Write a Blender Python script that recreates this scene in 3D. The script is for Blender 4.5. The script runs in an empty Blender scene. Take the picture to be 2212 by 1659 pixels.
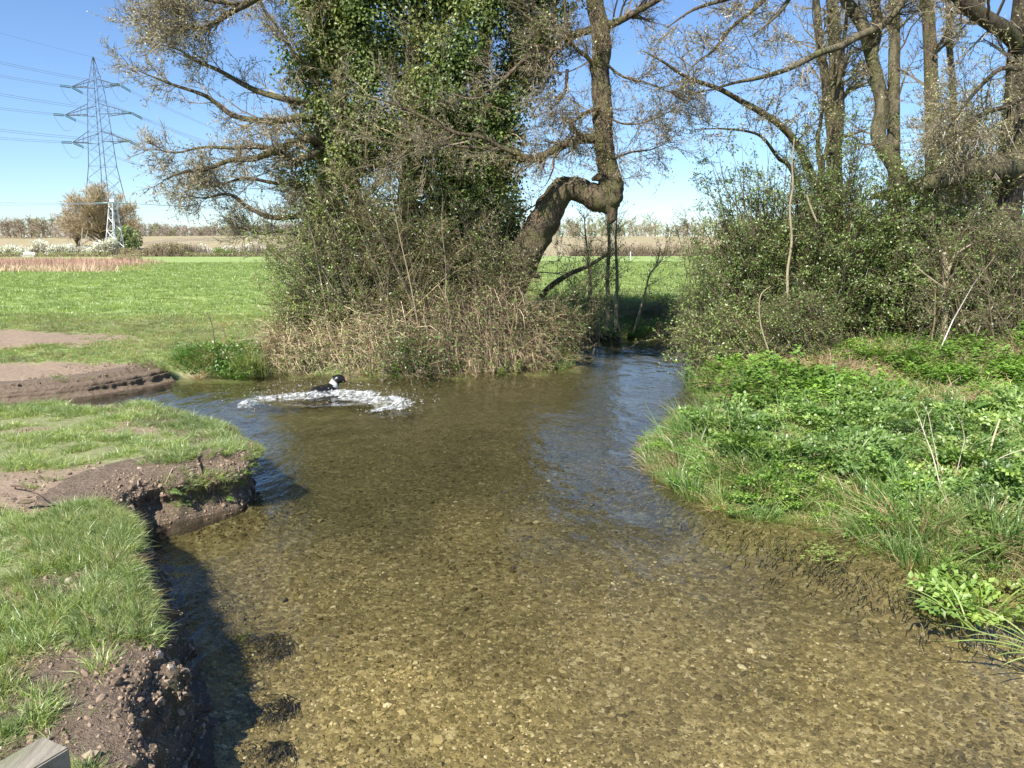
import bpy, math
import numpy as np
from mathutils import Vector

rng = np.random.default_rng(11)
SC = bpy.context.scene
COL = SC.collection
PI = math.pi

# ------------------------------------------------------------------ camera
F, CX, CY, PITCH, CAMH = 1670.0, 1106.0, 829.5, math.radians(10.1), 3.0
cam_d = bpy.data.cameras.new("camera")
cam_d.sensor_fit = 'HORIZONTAL'
cam_d.sensor_width = 36.0
cam_d.lens = F / 2212.0 * 36.0
cam_d.clip_start, cam_d.clip_end = 0.05, 6000
cam = bpy.data.objects.new("camera", cam_d)
cam.location = (0, 0, CAMH)
cam.rotation_euler = (PI / 2 - PITCH, 0, 0)
COL.objects.link(cam)
SC.camera = cam

# ------------------------------------------------------------------ sky, sun, exposure
SUN = np.array([-0.47, -0.78, 0.95]); SUN /= np.linalg.norm(SUN)
w = bpy.data.worlds.new("World"); SC.world = w; w.use_nodes = True
nt = w.node_tree; nt.nodes.clear()
sky = nt.nodes.new('ShaderNodeTexSky'); sky.sky_type = 'NISHITA'; sky.sun_disc = False
sky.sun_elevation = math.asin(SUN[2]); sky.sun_rotation = math.atan2(SUN[0], SUN[1])
sky.altitude = 20; sky.air_density = 1.0; sky.dust_density = 0.0; sky.ozone_density = 1.6
bg = nt.nodes.new('ShaderNodeBackground'); bg.inputs[1].default_value = 0.084
wo = nt.nodes.new('ShaderNodeOutputWorld')
hs = nt.nodes.new('ShaderNodeMix'); hs.data_type = 'RGBA'; hs.blend_type = 'MULTIPLY'; hs.inputs[0].default_value = 1; hs.inputs[7].default_value = (.78, .94, 1.18, 1)
nt.links.new(sky.outputs[0], hs.inputs[6]); nt.links.new(hs.outputs[2], bg.inputs[0]); nt.links.new(bg.outputs[0], wo.inputs[0])
sd_ = bpy.data.lights.new("sun", 'SUN'); sd_.energy = 5.0; sd_.angle = math.radians(0.53); sd_.color = (1.0, 0.955, 0.88)
sun = bpy.data.objects.new("sun", sd_); COL.objects.link(sun)
sun.rotation_euler = Vector(SUN).to_track_quat('Z', 'Y').to_euler(); sun.location = (-20, -20, 40)
SC.view_settings.view_transform = 'Standard'; SC.view_settings.look = 'None'
SC.view_settings.exposure = 0.84; SC.view_settings.gamma = 1; SC.view_settings.use_curve_mapping = False
SC.render.film_transparent = False
cy = SC.cycles
cy.max_bounces = 8; cy.diffuse_bounces = 3; cy.glossy_bounces = 3; cy.transmission_bounces = 4; cy.transparent_max_bounces = 8
cy.caustics_reflective = False; cy.caustics_refractive = False
cy.sample_clamp_indirect = 6.0
cy.use_denoising = True

# ------------------------------------------------------------------ numeric helpers
def nrm(v): return v / np.maximum(np.linalg.norm(v, axis=-1, keepdims=True), 1e-9)
def ray(px, py):
    x = (np.asarray(px, float) - CX) / F; y = -(np.asarray(py, float) - CY) / F
    c, s = math.cos(PITCH), math.sin(PITCH)
    return np.stack([x, c + y * s, -s + y * c], -1)
def at(px, py, Y):
    d = ray(px, py); return np.array([0, 0, CAMH]) + d * (np.asarray(Y, float) / d[..., 1])[..., None]
def onz(px, py, z=0.0):
    d = ray(px, py); return np.array([0, 0, CAMH]) + d * ((z - CAMH) / d[..., 2])[..., None]
def proj(p):
    q = p - np.array([0, 0, CAMH]); c, s = math.cos(PITCH), math.sin(PITCH)
    dep = q[..., 1] * c - q[..., 2] * s; up = q[..., 1] * s + q[..., 2] * c
    return CX + F * q[..., 0] / dep, CY - F * up / dep
def sstep(a, b, x):
    t = np.clip((x - a) / (b - a), 0, 1); return t * t * (3 - 2 * t)
def vnoise(p, seed=0):
    p = np.asarray(p, float); i = np.floor(p).astype(np.int64); f = p - i; f = f * f * (3 - 2 * f)
    out = 0
    for dx in (0, 1):
        for dy in (0, 1):
            for dz in (0, 1):
                h = (i[..., 0] + dx) * 73856093 ^ (i[..., 1] + dy) * 19349663 ^ (i[..., 2] + dz) * 83492791 ^ (seed * 2654435 + 17)
                h = (h ^ (h >> 13)) & 0x7fffffff
                h = (h * ((h * h * 15731 + 789221) & 0x7fffffff) + 1376312589) & 0x7fffffff
                wgt = (f[..., 0] if dx else 1 - f[..., 0]) * (f[..., 1] if dy else 1 - f[..., 1]) * (f[..., 2] if dz else 1 - f[..., 2])
                out = out + wgt * (h / 0x3fffffff - 1.0)
    return out
def fbm(p, octv=4, seed=0, gain=0.5):
    a, s, o = 1.0, 0.0, 0
    p = np.asarray(p, float)
    for k in range(octv):
        o = o + a * vnoise(p * (2.0 ** k) + k * 7.3, seed + k); s += a; a *= gain
    return o / s
def xy0(x, y, sc, z=0.0): return np.stack([x * sc, y * sc, np.zeros_like(x) + z], -1)
def catmull(P, n):
    P = np.asarray(P, float); m = len(P)
    E = np.vstack([2 * P[0] - P[1], P, 2 * P[-1] - P[-2]])
    t = np.linspace(0, m - 1 - 1e-6, n); i = t.astype(int); u = (t - i)[:, None]
    a, b, c, d = E[i], E[i + 1], E[i + 2], E[i + 3]
    return 0.5 * (2 * b + (c - a) * u + (2 * a - 5 * b + 4 * c - d) * u ** 2 + (3 * b - a - 3 * c + d) * u ** 3)
def U(a, b, n=None): return rng.uniform(a, b, n)
def rdir(n):
    return nrm(rng.normal(size=(n, 3)))

# ------------------------------------------------------------------ mesh buffer
class Buf:
    def __init__(s): s.v = []; s.c = []; s.q = []; s.t = []; s.n = 0
    def add(s, v, q=None, t=None, col=(1, 1, 1)):
        v = np.asarray(v, float).reshape(-1, 3)
        c = np.broadcast_to(np.asarray(col, float), (len(v), 3))
        s.v.append(v); s.c.append(c)
        if q is not None and len(q): s.q.append(np.asarray(q).reshape(-1, 4) + s.n)
        if t is not None and len(t): s.t.append(np.asarray(t).reshape(-1, 3) + s.n)
        s.n += len(v)
        return s
    def mesh(s, name, mats, smooth=True):
        v = np.concatenate(s.v); c = np.concatenate(s.c)
        q = np.concatenate(s.q) if s.q else np.zeros((0, 4), int)
        t = np.concatenate(s.t) if s.t else np.zeros((0, 3), int)
        me = bpy.data.meshes.new(name)
        me.vertices.add(len(v)); me.vertices.foreach_set('co', v.astype(np.float32).ravel())
        loops = np.concatenate([q.ravel(), t.ravel()]).astype(np.int32)
        me.loops.add(len(loops)); me.loops.foreach_set('vertex_index', loops)
        st = np.concatenate([np.arange(len(q)) * 4, len(q) * 4 + np.arange(len(t)) * 3]).astype(np.int32)
        me.polygons.add(len(st)); me.polygons.foreach_set('loop_start', st)
        me.polygons.foreach_set('use_smooth', np.full(len(st), smooth, bool))
        a = me.attributes.new('col', 'FLOAT_COLOR', 'POINT')
        a.data.foreach_set('color', np.concatenate([c, np.ones((len(c), 1))], 1).astype(np.float32).ravel())
        for m in (mats if isinstance(mats, (list, tuple)) else [mats]): me.materials.append(m)
        me.update(calc_edges=True)
        return me
    def obj(s, name, mats, parent=None, smooth=True):
        return link(name, s.mesh(name, mats, smooth), parent)
def link(name, me, parent=None):
    o = bpy.data.objects.new(name, me); COL.objects.link(o)
    if parent is not None: o.parent = parent
    return o
def tag(o, label=None, cat=None, group=None, kind=None):
    if label: o['label'] = label
    if cat: o['category'] = cat
    if group: o['group'] = group
    if kind: o['kind'] = kind
    return o
def thing(name, label, cat, group=None):
    return tag(link(name, None), label, cat, group)

def tubes(B, P, R, sides=3, col=(1, 1, 1), tip=False, cap=False):
    """P (n,k,3), R (n,k): n tapered tubes; tip=True collapses the last ring to a point."""
    P = np.asarray(P, float); R = np.broadcast_to(np.asarray(R, float), P.shape[:2])
    n, k, _ = P.shape
    if n == 0: return
    T = np.empty_like(P); T[:, 1:-1] = P[:, 2:] - P[:, :-2]; T[:, 0] = P[:, 1] - P[:, 0]; T[:, -1] = P[:, -1] - P[:, -2]
    T = nrm(T)
    ov = nrm(P[:, -1] - P[:, 0]); ref = np.where(np.abs(ov[:, 2:3]) < 0.8, np.array([[0, 0, 1.0]]), np.array([[0.9, 0.43, 0]]))
    ref = ref[:, None, :]
    u = nrm(np.cross(T, ref)); v = np.cross(T, u)
    ang = np.arange(sides) * 2 * PI / sides
    kk = k - 1 if tip else k
    ring = P[:, :kk, None] + R[:, :kk, None, None] * (np.cos(ang)[None, None, :, None] * u[:, :kk, None] + np.sin(ang)[None, None, :, None] * v[:, :kk, None])
    per = kk * sides + (1 if tip else 0) + (1 if cap else 0)
    V = np.empty((n, per, 3)); V[:, :kk * sides] = ring.reshape(n, kk * sides, 3)
    if tip: V[:, kk * sides] = P[:, -1]
    if cap: V[:, -1] = P[:, -1]
    j = np.arange(sides); j2 = (j + 1) % sides
    base = np.arange(n)[:, None] * per
    q = []
    for i in range(kk - 1):
        q.append(np.stack([i * sides + j, i * sides + j2, (i + 1) * sides + j2, (i + 1) * sides + j], -1))
    Q = (np.concatenate(q)[None] + base[:, :, None]).reshape(-1, 4) if q else None
    Tt = None
    if tip:
        o = (kk - 1) * sides
        Tt = (np.stack([o + j, o + j2, np.full(sides, kk * sides)], -1)[None] + base[:, :, None]).reshape(-1, 3)
    if cap:
        o = (kk - 1) * sides
        Tt = (np.stack([o + j, o + j2, np.full(sides, per - 1)], -1)[None] + base[:, :, None]).reshape(-1, 3)
    c = np.asarray(col, float)
    if c.ndim == 2: c = np.repeat(c, per, 0)
    B.add(V.reshape(-1, 3), Q, Tt, c)

def leaves(B, p, ax, nm, L, W, col, fold=0.12):
    n = len(p)
    if n == 0: return
    L = np.broadcast_to(np.asarray(L, float), n)[:, None]; W = np.broadcast_to(np.asarray(W, float), n)[:, None]
    ax = nrm(ax); sd = nrm(np.cross(ax, nm)); nm = np.cross(sd, ax)
    V = np.stack([p, p + ax * L * .45 + sd * W * .5 + nm * W * fold, p + ax * L, p + ax * L * .45 - sd * W * .5 + nm * W * fold], 1)
    b = np.arange(n)[:, None] * 4
    t = np.concatenate([b + np.array([0, 1, 2]), b + np.array([0, 2, 3])])
    c = np.asarray(col, float)
    if c.ndim == 2: c = np.repeat(c, 4, 0)
    B.add(V.reshape(-1, 3), None, t, c)

def blades(B, p, d0, L, W, bend, col, side=None):
    """grass blades: p base, d0 start direction, bend vector added along the length; 5 verts, 3 tris."""
    n = len(p); L = np.broadcast_to(np.asarray(L, float), n)[:, None]; W = np.broadcast_to(np.asarray(W, float), n)[:, None]
    m = p + d0 * L * .5 + bend * L * .18; e = p + d0 * L * .9 + bend * L * .75
    s = nrm(np.cross(d0, rdir(n) if side is None else side))
    V = np.stack([p - s * W * .5, p + s * W * .5, m - s * W * .42, m + s * W * .42, e], 1)
    b = np.arange(n)[:, None] * 5
    q = b + np.array([0, 1, 3, 2]); t = b + np.array([2, 3, 4])
    c = np.asarray(col, float)
    if c.ndim == 2: c = np.repeat(c, 5, 0)
    B.add(V.reshape(-1, 3), q, t, c)

def grow(P, R, per, L, ang, k=4, wig=0.15, up=0.0, ratio=0.55, t0=0.2, t1=1.0, rmin=0.003, end=0.3, jit=0.25, bias=None):
    n, kk, _ = P.shape; N = n * per
    idx = np.repeat(np.arange(n), per); t = U(t0, t1, N) * (kk - 1) * 0.9999; i = t.astype(int); u = (t - i)[:, None]
    p = P[idx, i] * (1 - u) + P[idx, i + 1] * u; r = R[idx, i] * (1 - u[:, 0]) + R[idx, i + 1] * u[:, 0]
    T = nrm(P[idx, i + 1] - P[idx, i]); x = nrm(np.cross(T, rdir(N)))
    a = np.clip(rng.normal(ang, jit, N), 0.1, 2.2)[:, None]
    d = nrm(T * np.cos(a) + x * np.sin(a) + np.array([0, 0, up]) + (0 if bias is None else bias))
    ln = L * U(.45, 1.25, N) * (1 - 0.35 * t / (kk - 1))
    Q = np.empty((N, k, 3)); Q[:, 0] = p
    for j in range(1, k):
        d = nrm(d + rng.normal(size=(N, 3)) * wig + np.array([0, 0, up * .3])); Q[:, j] = Q[:, j - 1] + d * (ln / (k - 1))[:, None]
    r0 = np.maximum(r * ratio * U(.7, 1.1, N), rmin)
    RR = r0[:, None] * np.linspace(1, end, k)[None]
    return Q, RR
def pick(P, n, t0=0.0, t1=1.0):
    """n random points on polylines P with their tangents"""
    m, k, _ = P.shape; i0 = rng.integers(0, m, n); t = U(t0, t1, n) * (k - 1) * .9999; i = t.astype(int); u = (t - i)[:, None]
    a, b = P[i0, i], P[i0, i + 1]
    return a * (1 - u) + b * u, nrm(b - a)
def cvar(n, a, b, s=0.15):
    """colours between a and b with brightness variation s"""
    t = rng.random(n)[:, None]; return (np.asarray(a) * (1 - t) + np.asarray(b) * t) * (1 + rng.normal(size=(n, 1)) * s).clip(.4, 1.7)
def inpoly(x, y, poly):
    poly = np.asarray(poly, float); r = np.zeros(np.shape(x), bool); j = len(poly) - 1
    for i in range(len(poly)):
        xi, yi = poly[i]; xj, yj = poly[j]
        r ^= ((yi > y) != (yj > y)) & (x < (xj - xi) * (y - yi) / (yj - yi + 1e-12) + xi); j = i
    return r

# ------------------------------------------------------------------ materials
def mat(name):
    m = bpy.data.materials.new(name); m.use_nodes = True; t = m.node_tree; t.nodes.clear()
    o = t.nodes.new('ShaderNodeOutputMaterial'); return m, t, o
def N(t, ty, **kw):
    n = t.nodes.new(ty)
    for k, v in kw.items():
        if k.startswith('i_'):
            key = k[2:]; n.inputs[int(key) if key.isdigit() else key].default_value = v
        else: setattr(n, k, v)
    return n
def noise(t, scale, detail=4, rough=0.55, vec=None, dim='3D'):
    n = N(t, 'ShaderNodeTexNoise', i_Scale=scale, i_Detail=detail, i_Roughness=rough)
    if vec is not None: t.links.new(vec, n.inputs['Vector'])
    return n
def ramp(t, src, stops):
    r = t.nodes.new('ShaderNodeValToRGB'); e = r.color_ramp.elements
    while len(e) < len(stops): e.new(0.5)
    for i, (p, c) in enumerate(stops): e[i].position = p; e[i].color = (*c, 1) if len(c) == 3 else c
    t.links.new(src, r.inputs[0]); return r.outputs[0]
def mixc(t, f, a, b, mode='MIX'):
    m = t.nodes.new('ShaderNodeMix'); m.data_type = 'RGBA'; m.blend_type = mode; m.clamp_factor = True
    for key, val in (('Factor', f),): 
        if isinstance(val, (int, float)): m.inputs[0].default_value = val
        else: t.links.new(val, m.inputs[0])
    for ix, val in ((6, a), (7, b)):
        if isinstance(val, (tuple, list)): m.inputs[ix].default_value = (*val[:3], 1)
        else: t.links.new(val, m.inputs[ix])
    return m.outputs[2]
def attr(t, name): return N(t, 'ShaderNodeAttribute', attribute_name=name)
def bump(t, h, strength, dist, nrm_in=None):
    b = N(t, 'ShaderNodeBump', i_Strength=strength, i_Distance=dist); t.links.new(h, b.inputs['Height'])
    if nrm_in is not None: t.links.new(nrm_in, b.inputs['Normal'])
    return b.outputs[0]
def mathn(t, op, a, b=None):
    m = N(t, 'ShaderNodeMath', operation=op)
    for i, v in enumerate((a, b)):
        if v is None: continue
        if isinstance(v, (int, float)): m.inputs[i].default_value = v
        else: t.links.new(v, m.inputs[i])
    return m.outputs[0]

def leaf_mat(name, trans=0.35, gloss=0.06, rough=0.4, inst=False, tint=(1, 1, 1), ivar=0.35):
    m, t, o = mat(name)
    c = attr(t, 'col').outputs[0]
    c = mixc(t, 1.0, c, tint, 'MULTIPLY')
    if inst:
        oi = N(t, 'ShaderNodeObjectInfo')
        nz = noise(t, 0.9, 3, .6, oi.outputs['Location'])
        f = ramp(t, nz.outputs[0], [(.3, (1 - ivar, 1 - ivar, 1 - ivar)), (.7, (1 + ivar, 1 + ivar * .8, 1 + ivar * .5))])
        c = mixc(t, 1.0, c, f, 'MULTIPLY')
        f2 = ramp(t, oi.outputs['Random'], [(0, (.8, .85, .85)), (1, (1.2, 1.12, 1.0))])
        c = mixc(t, 1.0, c, f2, 'MULTIPLY')
    d = N(t, 'ShaderNodeBsdfDiffuse'); tr = N(t, 'ShaderNodeBsdfTranslucent'); g = N(t, 'ShaderNodeBsdfGlossy', i_Roughness=rough)
    t.links.new(c, d.inputs[0])
    t.links.new(mixc(t, 1.0, c, (1.1, 1.25, .5), 'MULTIPLY'), tr.inputs[0]); g.inputs[0].default_value = (1, 1, 1, 1)
    a = N(t, 'ShaderNodeMixShader', i_0=trans); t.links.new(d.outputs[0], a.inputs[1]); t.links.new(tr.outputs[0], a.inputs[2])
    b = N(t, 'ShaderNodeMixShader', i_0=gloss); t.links.new(a.outputs[0], b.inputs[1]); t.links.new(g.outputs[0], b.inputs[2])
    t.links.new(b.outputs[0], o.inputs[0]); return m
def bark_mat(name, dark, light, moss=None, scale=9.0, bstr=0.6, stretch=(1, 1, .35)):
    m, t, o = mat(name)
    tc = N(t, 'ShaderNodeTexCoord'); mp = N(t, 'ShaderNodeMapping'); mp.inputs['Scale'].default_value = stretch
    t.links.new(tc.outputs['Object'], mp.inputs[0])
    n1 = noise(t, scale, 6, .65, mp.outputs[0]); n2 = noise(t, scale * .18, 3, .5, tc.outputs['Object']); n3 = noise(t, scale * 4, 4, .7, mp.outputs[0])
    c = ramp(t, n1.outputs[0], [(.32, dark), (.62, light)])
    if moss: c = mixc(t, ramp(t, n2.outputs[0], [(.45, (0, 0, 0)), (.62, (.8, .8, .8))]), c, moss)
    c = mixc(t, 1.0, c, attr(t, 'col').outputs[0], 'MULTIPLY')
    p = N(t, 'ShaderNodeBsdfPrincipled', i_Roughness=.88); p.inputs['Specular IOR Level'].default_value = .2
    t.links.new(c, p.inputs['Base Color'])
    h = mathn(t, 'ADD', n1.outputs[0], mathn(t, 'MULTIPLY', n3.outputs[0], .35))
    t.links.new(bump(t, h, bstr, .11), p.inputs['Normal']); t.links.new(p.outputs[0], o.inputs[0]); return m
def flat_mat(name, col, rough=.8, metal=0.0, var=.15, scale=4.0, spec=.3):
    m, t, o = mat(name); tc = N(t, 'ShaderNodeTexCoord')
    n = noise(t, scale, 5, .6, tc.outputs['Object'])
    c = ramp(t, n.outputs[0], [(.3, tuple(x * (1 - var) for x in col)), (.7, tuple(min(1, x * (1 + var)) for x in col))])
    c = mixc(t, 1.0, c, attr(t, 'col').outputs[0], 'MULTIPLY')
    p = N(t, 'ShaderNodeBsdfPrincipled', i_Roughness=rough, i_Metallic=metal); p.inputs['Specular IOR Level'].default_value = spec
    t.links.new(c, p.inputs['Base Color']); t.links.new(p.outputs[0], o.inputs[0]); return m

M = {}
M['ivy'] = leaf_mat('ivy_leaf', .26, .025, .42)
M['leaf'] = leaf_mat('young_leaf', .38, .05, .4)
M['grass_i'] = leaf_mat('grass_blade', .42, .05, .4, inst=True, ivar=.25)
M['herb_i'] = leaf_mat('herb_leaf', .32, .05, .45, inst=True, ivar=.42)
M['straw_i'] = leaf_mat('dry_straw', .2, .03, .5, inst=True, ivar=.2)
M['straw'] = leaf_mat('dry_stem', .12, .03, .5)
M['twig'] = flat_mat('twig_bark', (1, 1, 1), .8, 0, .12, 3)
M['bark'] = bark_mat('grey_bark', (.045, .033, .022), (.25, .19, .12), (.17, .16, .065), 15, .9)
M['bark_green'] = bark_mat('mossy_bark', (.035, .03, .02), (.20, .17, .105), (.14, .135, .055), 7)
M['bark_dark'] = bark_mat('dark_bark', (.03, .024, .018), (.11, .085, .06), (.08, .08, .035), 8)
M['bark_pale'] = bark_mat('pale_bark', (.22, .18, .11), (.42, .35, .22), None, 12, .3)
M['steel'] = flat_mat('weathered_steel', (.13, .15, .17), .55, .4, .15, .5)
M['steel_pale'] = flat_mat('galvanised_steel', (.62, .63, .65), .5, .15, .1, .8)
M['insul'] = flat_mat('insulator_glass', (.16, .30, .29), .25, 0, .1, 1, .5)
M['cable'] = flat_mat('cable_metal', (.28, .32, .38), .6, .2, .05, .1)
M['wood'] = bark_mat('weathered_wood', (.19, .165, .125), (.36, .32, .25), (.19, .20, .11), 26, .25, (1, .12, 1))
M['benchwood'] = flat_mat('pale_bench_wood', (.62, .60, .56), .7)
M['blossom'] = leaf_mat('white_blossom', .3, 0, .5)
M['fur'] = flat_mat('wet_fur', (1, 1, 1), .35, 0, .25, 30, .5)

# ------------------------------------------------------------------ river outline (plan), each vertex: x, y, bank height, ramp width, steep
OUT = [(-1.0, -9, .5, .3, 1), (-1.15, 0, .5, .3, 1), (-1.8, 3.0, .5, .3, 1), (-2.22, 4.1, .5, .3, 1), (-2.52, 4.8, .5, .3, 1), (-2.85, 5.45, .5, .25, 1),
       (-3.12, 6.05, .5, .25, 1), (-3.5, 6.75, .48, .25, 1), (-4.05, 7.45, .44, .3, 1), (-4.15, 8.0, .50, .3, 1), (-3.7, 8.45, .58, .2, 1), (-3.28, 8.75, .60, .2, 1),
       (-3.2, 9.2, .56, .2, 1), (-3.5, 9.8, .48, .3, 1), (-4.15, 10.9, .46, .3, 1), (-4.95, 11.6, .45, .3, 1), (-5.8, 12.4, .45, .4, 1), (-6.8, 12.6, .42, .5, 1), (-9.5, 12.6, .4, .6, 1), (-14, 12.8, .4, .8, 0), (-14.3, 13.6, .26, .6, 1), (-12, 14.3, .28, .5, 1),
       (-10, 14.9, .30, .5, 1), (-8.6, 15.7, .32, .5, 1), (-7.8, 17.3, .4, .5, 0), (-6.6, 18.0, .5, .6, 0), (-5.7, 18.4, .5, .6, 0), (-4.2, 18.2, .55, .7, 0), (-2.6, 18.2, .55, .7, 0), (-.6, 18.7, .5, .6, 0), (1.35, 19.2, .4, .6, 0),
       (1.75, 19.9, .4, .6, 0), (1.3, 21.5, .45, .8, 0), (1.2, 23.4, .45, .8, 0), (1.9, 25.0, .3, .6, 0), (3.4, 25.5, .3, .6, 0), (5.4, 26.4, .3, .7, 0), (9, 28.2, .4, .8, 0), (14, 29.6, .5, .8, 0), (24, 32, .6, 1, 0),
       (24, 28.5, .6, 1, 0), (14, 26, .6, 1.2, 0), (9.5, 23.6, .6, 1.2, 0), (6.4, 20.8, .5, 1.2, 0), (5.0, 18.4, .4, 1.3, 0), (4.0, 16.6, .35, 1.3, 0), (4.0, 15.0, .3, 1.2, 0), (4.9, 13.6, .2, 1.2, 0), (5.0, 12.9, .2, 1.2, 0), (4.0, 12.6, .2, .8, 0),
       (2.9, 12.3, .22, .6, 0), (2.15, 11.7, .25, .5, 0), (2.0, 10.6, .28, .6, 0), (2.2, 9.5, .28, .6, 0), (2.65, 8.5, .25, .7, 0), (3.35, 8.2, .25, .8, 0), (3.7, 7.55, .25, .7, 0), (4.05, 7.0, .28, .6, 0), (4.75, 6.6, .3, .6, 0), (5.8, 6.1, .32, .7, 0),
       (7.2, 4.8, .35, .8, 0), (8.0, 0, .4, .8, 0), (8.2, -9, .4, .8, 0)]
OUT = np.array(OUT, float)
def smooth_outline(n=420):
    P = catmull(np.vstack([OUT, OUT[:1]]), n)[:-1]
    P[:, 4] = np.clip(P[:, 4], 0, 1)
    q = P[:, :2]; amp = 0.06
    P[:, 0] += amp * fbm(xy0(q[:, 0], q[:, 1], 1.6), 3, 5); P[:, 1] += amp * fbm(xy0(q[:, 0], q[:, 1], 1.6), 3, 9)
    return P
OL = smooth_outline()
def river(x, y):
    """signed distance to the river edge (positive on land) + interpolated edge parameters (height, width, steep)"""
    x = np.asarray(x, float).ravel(); y = np.asarray(y, float).ravel(); n = len(x)
    sd = np.full(n, 1e3); par = np.zeros((n, 3)); par[:] = (.6, 1.0, 0)
    near = (x > -40) & (x < 45) & (y > -30) & (y < 55)
    ii = np.nonzero(near)[0]
    A = OL; Bq = np.roll(OL, -1, 0); e = Bq[:, :2] - A[:, :2]; el = (e ** 2).sum(1) + 1e-12
    for s in range(0, len(ii), 20000):
        j = ii[s:s + 20000]; px = x[j][:, None] - A[None, :, 0]; py = y[j][:, None] - A[None, :, 1]
        t = np.clip((px * e[:, 0] + py * e[:, 1]) / el, 0, 1)
        d2 = (px - t * e[:, 0]) ** 2 + (py - t * e[:, 1]) ** 2
        m = d2.argmin(1); r = np.arange(len(j)); tt = t[r, m][:, None]
        sd[j] = np.sqrt(d2[r, m]); par[j] = A[m, 2:5] * (1 - tt) + Bq[m, 2:5] * tt
        sd[j] *= np.where(inpoly(x[j], y[j], OL[:, :2]), -1, 1)
    return sd, par
def meadow(x, y):
    """height of the open land away from the river"""
    z = .62 + .28 * sstep(10, 40, y)
    z = z + np.where(x > 3, .25 * sstep(6, 14, x) * (1 - sstep(30, 60, y)), 0)
    z = z + 5.9 * sstep(168, 300, y) + 1.5 * sstep(300, 700, y)
    z = z + .05 * fbm(xy0(x, y, .35), 3, 3) * (1 - sstep(60, 120, y)) + 1.2 * fbm(xy0(x, y, .012), 2, 4) * sstep(180, 300, y)
    return z
def ground_z(x, y, top=False, rv=None):
    x = np.asarray(x, float).ravel(); y = np.asarray(y, float).ravel()
    sd, par = river(x, y) if rv is None else rv
    h, wd, st = par[:, 0], par[:, 1], par[:, 2]
    hh = h + (meadow(x, y) - h) * sstep(.5, 9, sd)
    hh = hh + .035 * fbm(xy0(x, y, 1.3), 3, 21) * sstep(.1, .6, sd)
    wr = np.where(st > .5, .6 if not top else .03, wd)
    rmp = sstep(0, 1, np.clip(sd, 0, 99) / wr)
    bed = -.05 - .25 * sstep(0, 1.0, -sd) + .03 * fbm(xy0(x, y, 1.1), 3, 31) * sstep(0, .5, -sd)
    zl = -.06 + (hh + .06) * rmp
    return np.where(sd > 0, zl, bed)

# places without turf on the left bank: (px, py, z, rx, ry) on the ground
MUD = [(150, 1035, .5, 1.25, .55, .0), (30, 1060, .5, 1.2, .6, 0), (300, 1075, .46, .9, .35, 0), (260, 925, .5, .8, .22, .2), (330, 905, .5, .5, .16, 0), (60, 925, .5, .5, .25, 0), (60, 1265, .5, .25, .2, 0),
       (150, 1600, .4, 1.1, .8, -.4), (330, 1600, .3, .7, .8, -.4), (250, 1500, .4, .5, .42, -.5), (40, 1450, .5, .38, .25, 0), (70, 1300, .5, .2, .2, 0), (160, 1440, .5, .3, .2, 0)]
def bare(x, y):
    """1 where the ground is trodden bare mud"""
    x = np.asarray(x, float).ravel(); y = np.asarray(y, float).ravel(); m = np.zeros(len(x))
    nz = fbm(xy0(x, y, 1.7), 4, 41)
    for px, py, z, rx, ry, a in MUD:
        c = onz(px, py, z); dx, dy = x - c[0], y - c[1]; ca, sa = math.cos(a), math.sin(a)
        u, v = (dx * ca + dy * sa) / rx, (-dx * sa + dy * ca) / ry
        m = np.maximum(m, 1 - sstep(.6, 1.15, np.sqrt(u * u + v * v) + nz * .5))
    # muddy beach and worn path beyond the inlet
    c = onz(40, 800, .4); u, v = (x - c[0]) / 3.9, (y - c[1]) / 1.5
    m = np.maximum(m, 1 - sstep(.75, 1.1, np.sqrt(u * u + v * v) + nz * .45))
    c = onz(-30, 730, .6); u, v = (x - c[0]) / 3.8, (y - c[1]) / 1.5
    m = np.maximum(m, 1 - sstep(.7, 1.1, np.sqrt(u * u + v * v) + nz * .4))
    m = np.maximum(m, .85 * (sstep(.25, .6, nz) * (y < 16) * (x < 0)))
    return m
def path_w(x, y):
    """trampled grass along the river"""
    px, py = proj(np.stack([x, y, np.full_like(x, .7)], -1))
    line = 21.5 + .12 * (x + 10)
    return (1 - sstep(1.6, 3.4, np.abs(y - line) + fbm(xy0(x, y, .5), 3, 51) * 1.2)) * (x < 1)

# ------------------------------------------------------------------ ground sheet (polar grid round the viewpoint)
def polar(nr, nth, r0, r1, th, o=(0, -4), powr=1.0):
    r = r0 * (r1 / r0) ** (np.linspace(0, 1, nr) ** powr); a = np.linspace(-th, th, nth)
    x = o[0] + r[:, None] * np.sin(a)[None]; y = o[1] + r[:, None] * np.cos(a)[None]
    i = np.arange(nr - 1)[:, None] * nth + np.arange(nth - 1)[None]
    q = np.stack([i, i + 1, i + nth + 1, i + nth], -1).reshape(-1, 4)
    return x.ravel(), y.ravel(), q[:, ::-1]
gx, gy, gq = polar(370, 310, 3.0, 2600, math.radians(64), powr=.92)
rv = river(gx, gy); gz = ground_z(gx, gy, rv=rv)
gm = bare(gx, gy); sd = rv[0]
nearmud = np.maximum(gm, (1 - sstep(.0, .35, sd)) * (sd > -.05))
field = sstep(166, 172, gy + 3 * fbm(xy0(gx, gy, .05), 2, 3))
bedw = sstep(0, .12, -sd)
redx, redy = proj(np.stack([gx, gy, gz], -1))
rough = sstep(-.1, .15, fbm(np.stack([gx * .03, gy * .09, gx * 0], -1), 3, 61) * .35 + 1.1 * np.exp(-((1 / np.maximum(gy, 5) - .0119) / .0036) ** 4) * sstep(-.435, -.50, gx / np.maximum(gy, 1)) - .35)
marsh = (gx > 1.5) * sstep(0, .4, sd) * (1 - sstep(30, 40, gy)) * (gx > 1.5 + .0 * gy)
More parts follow.
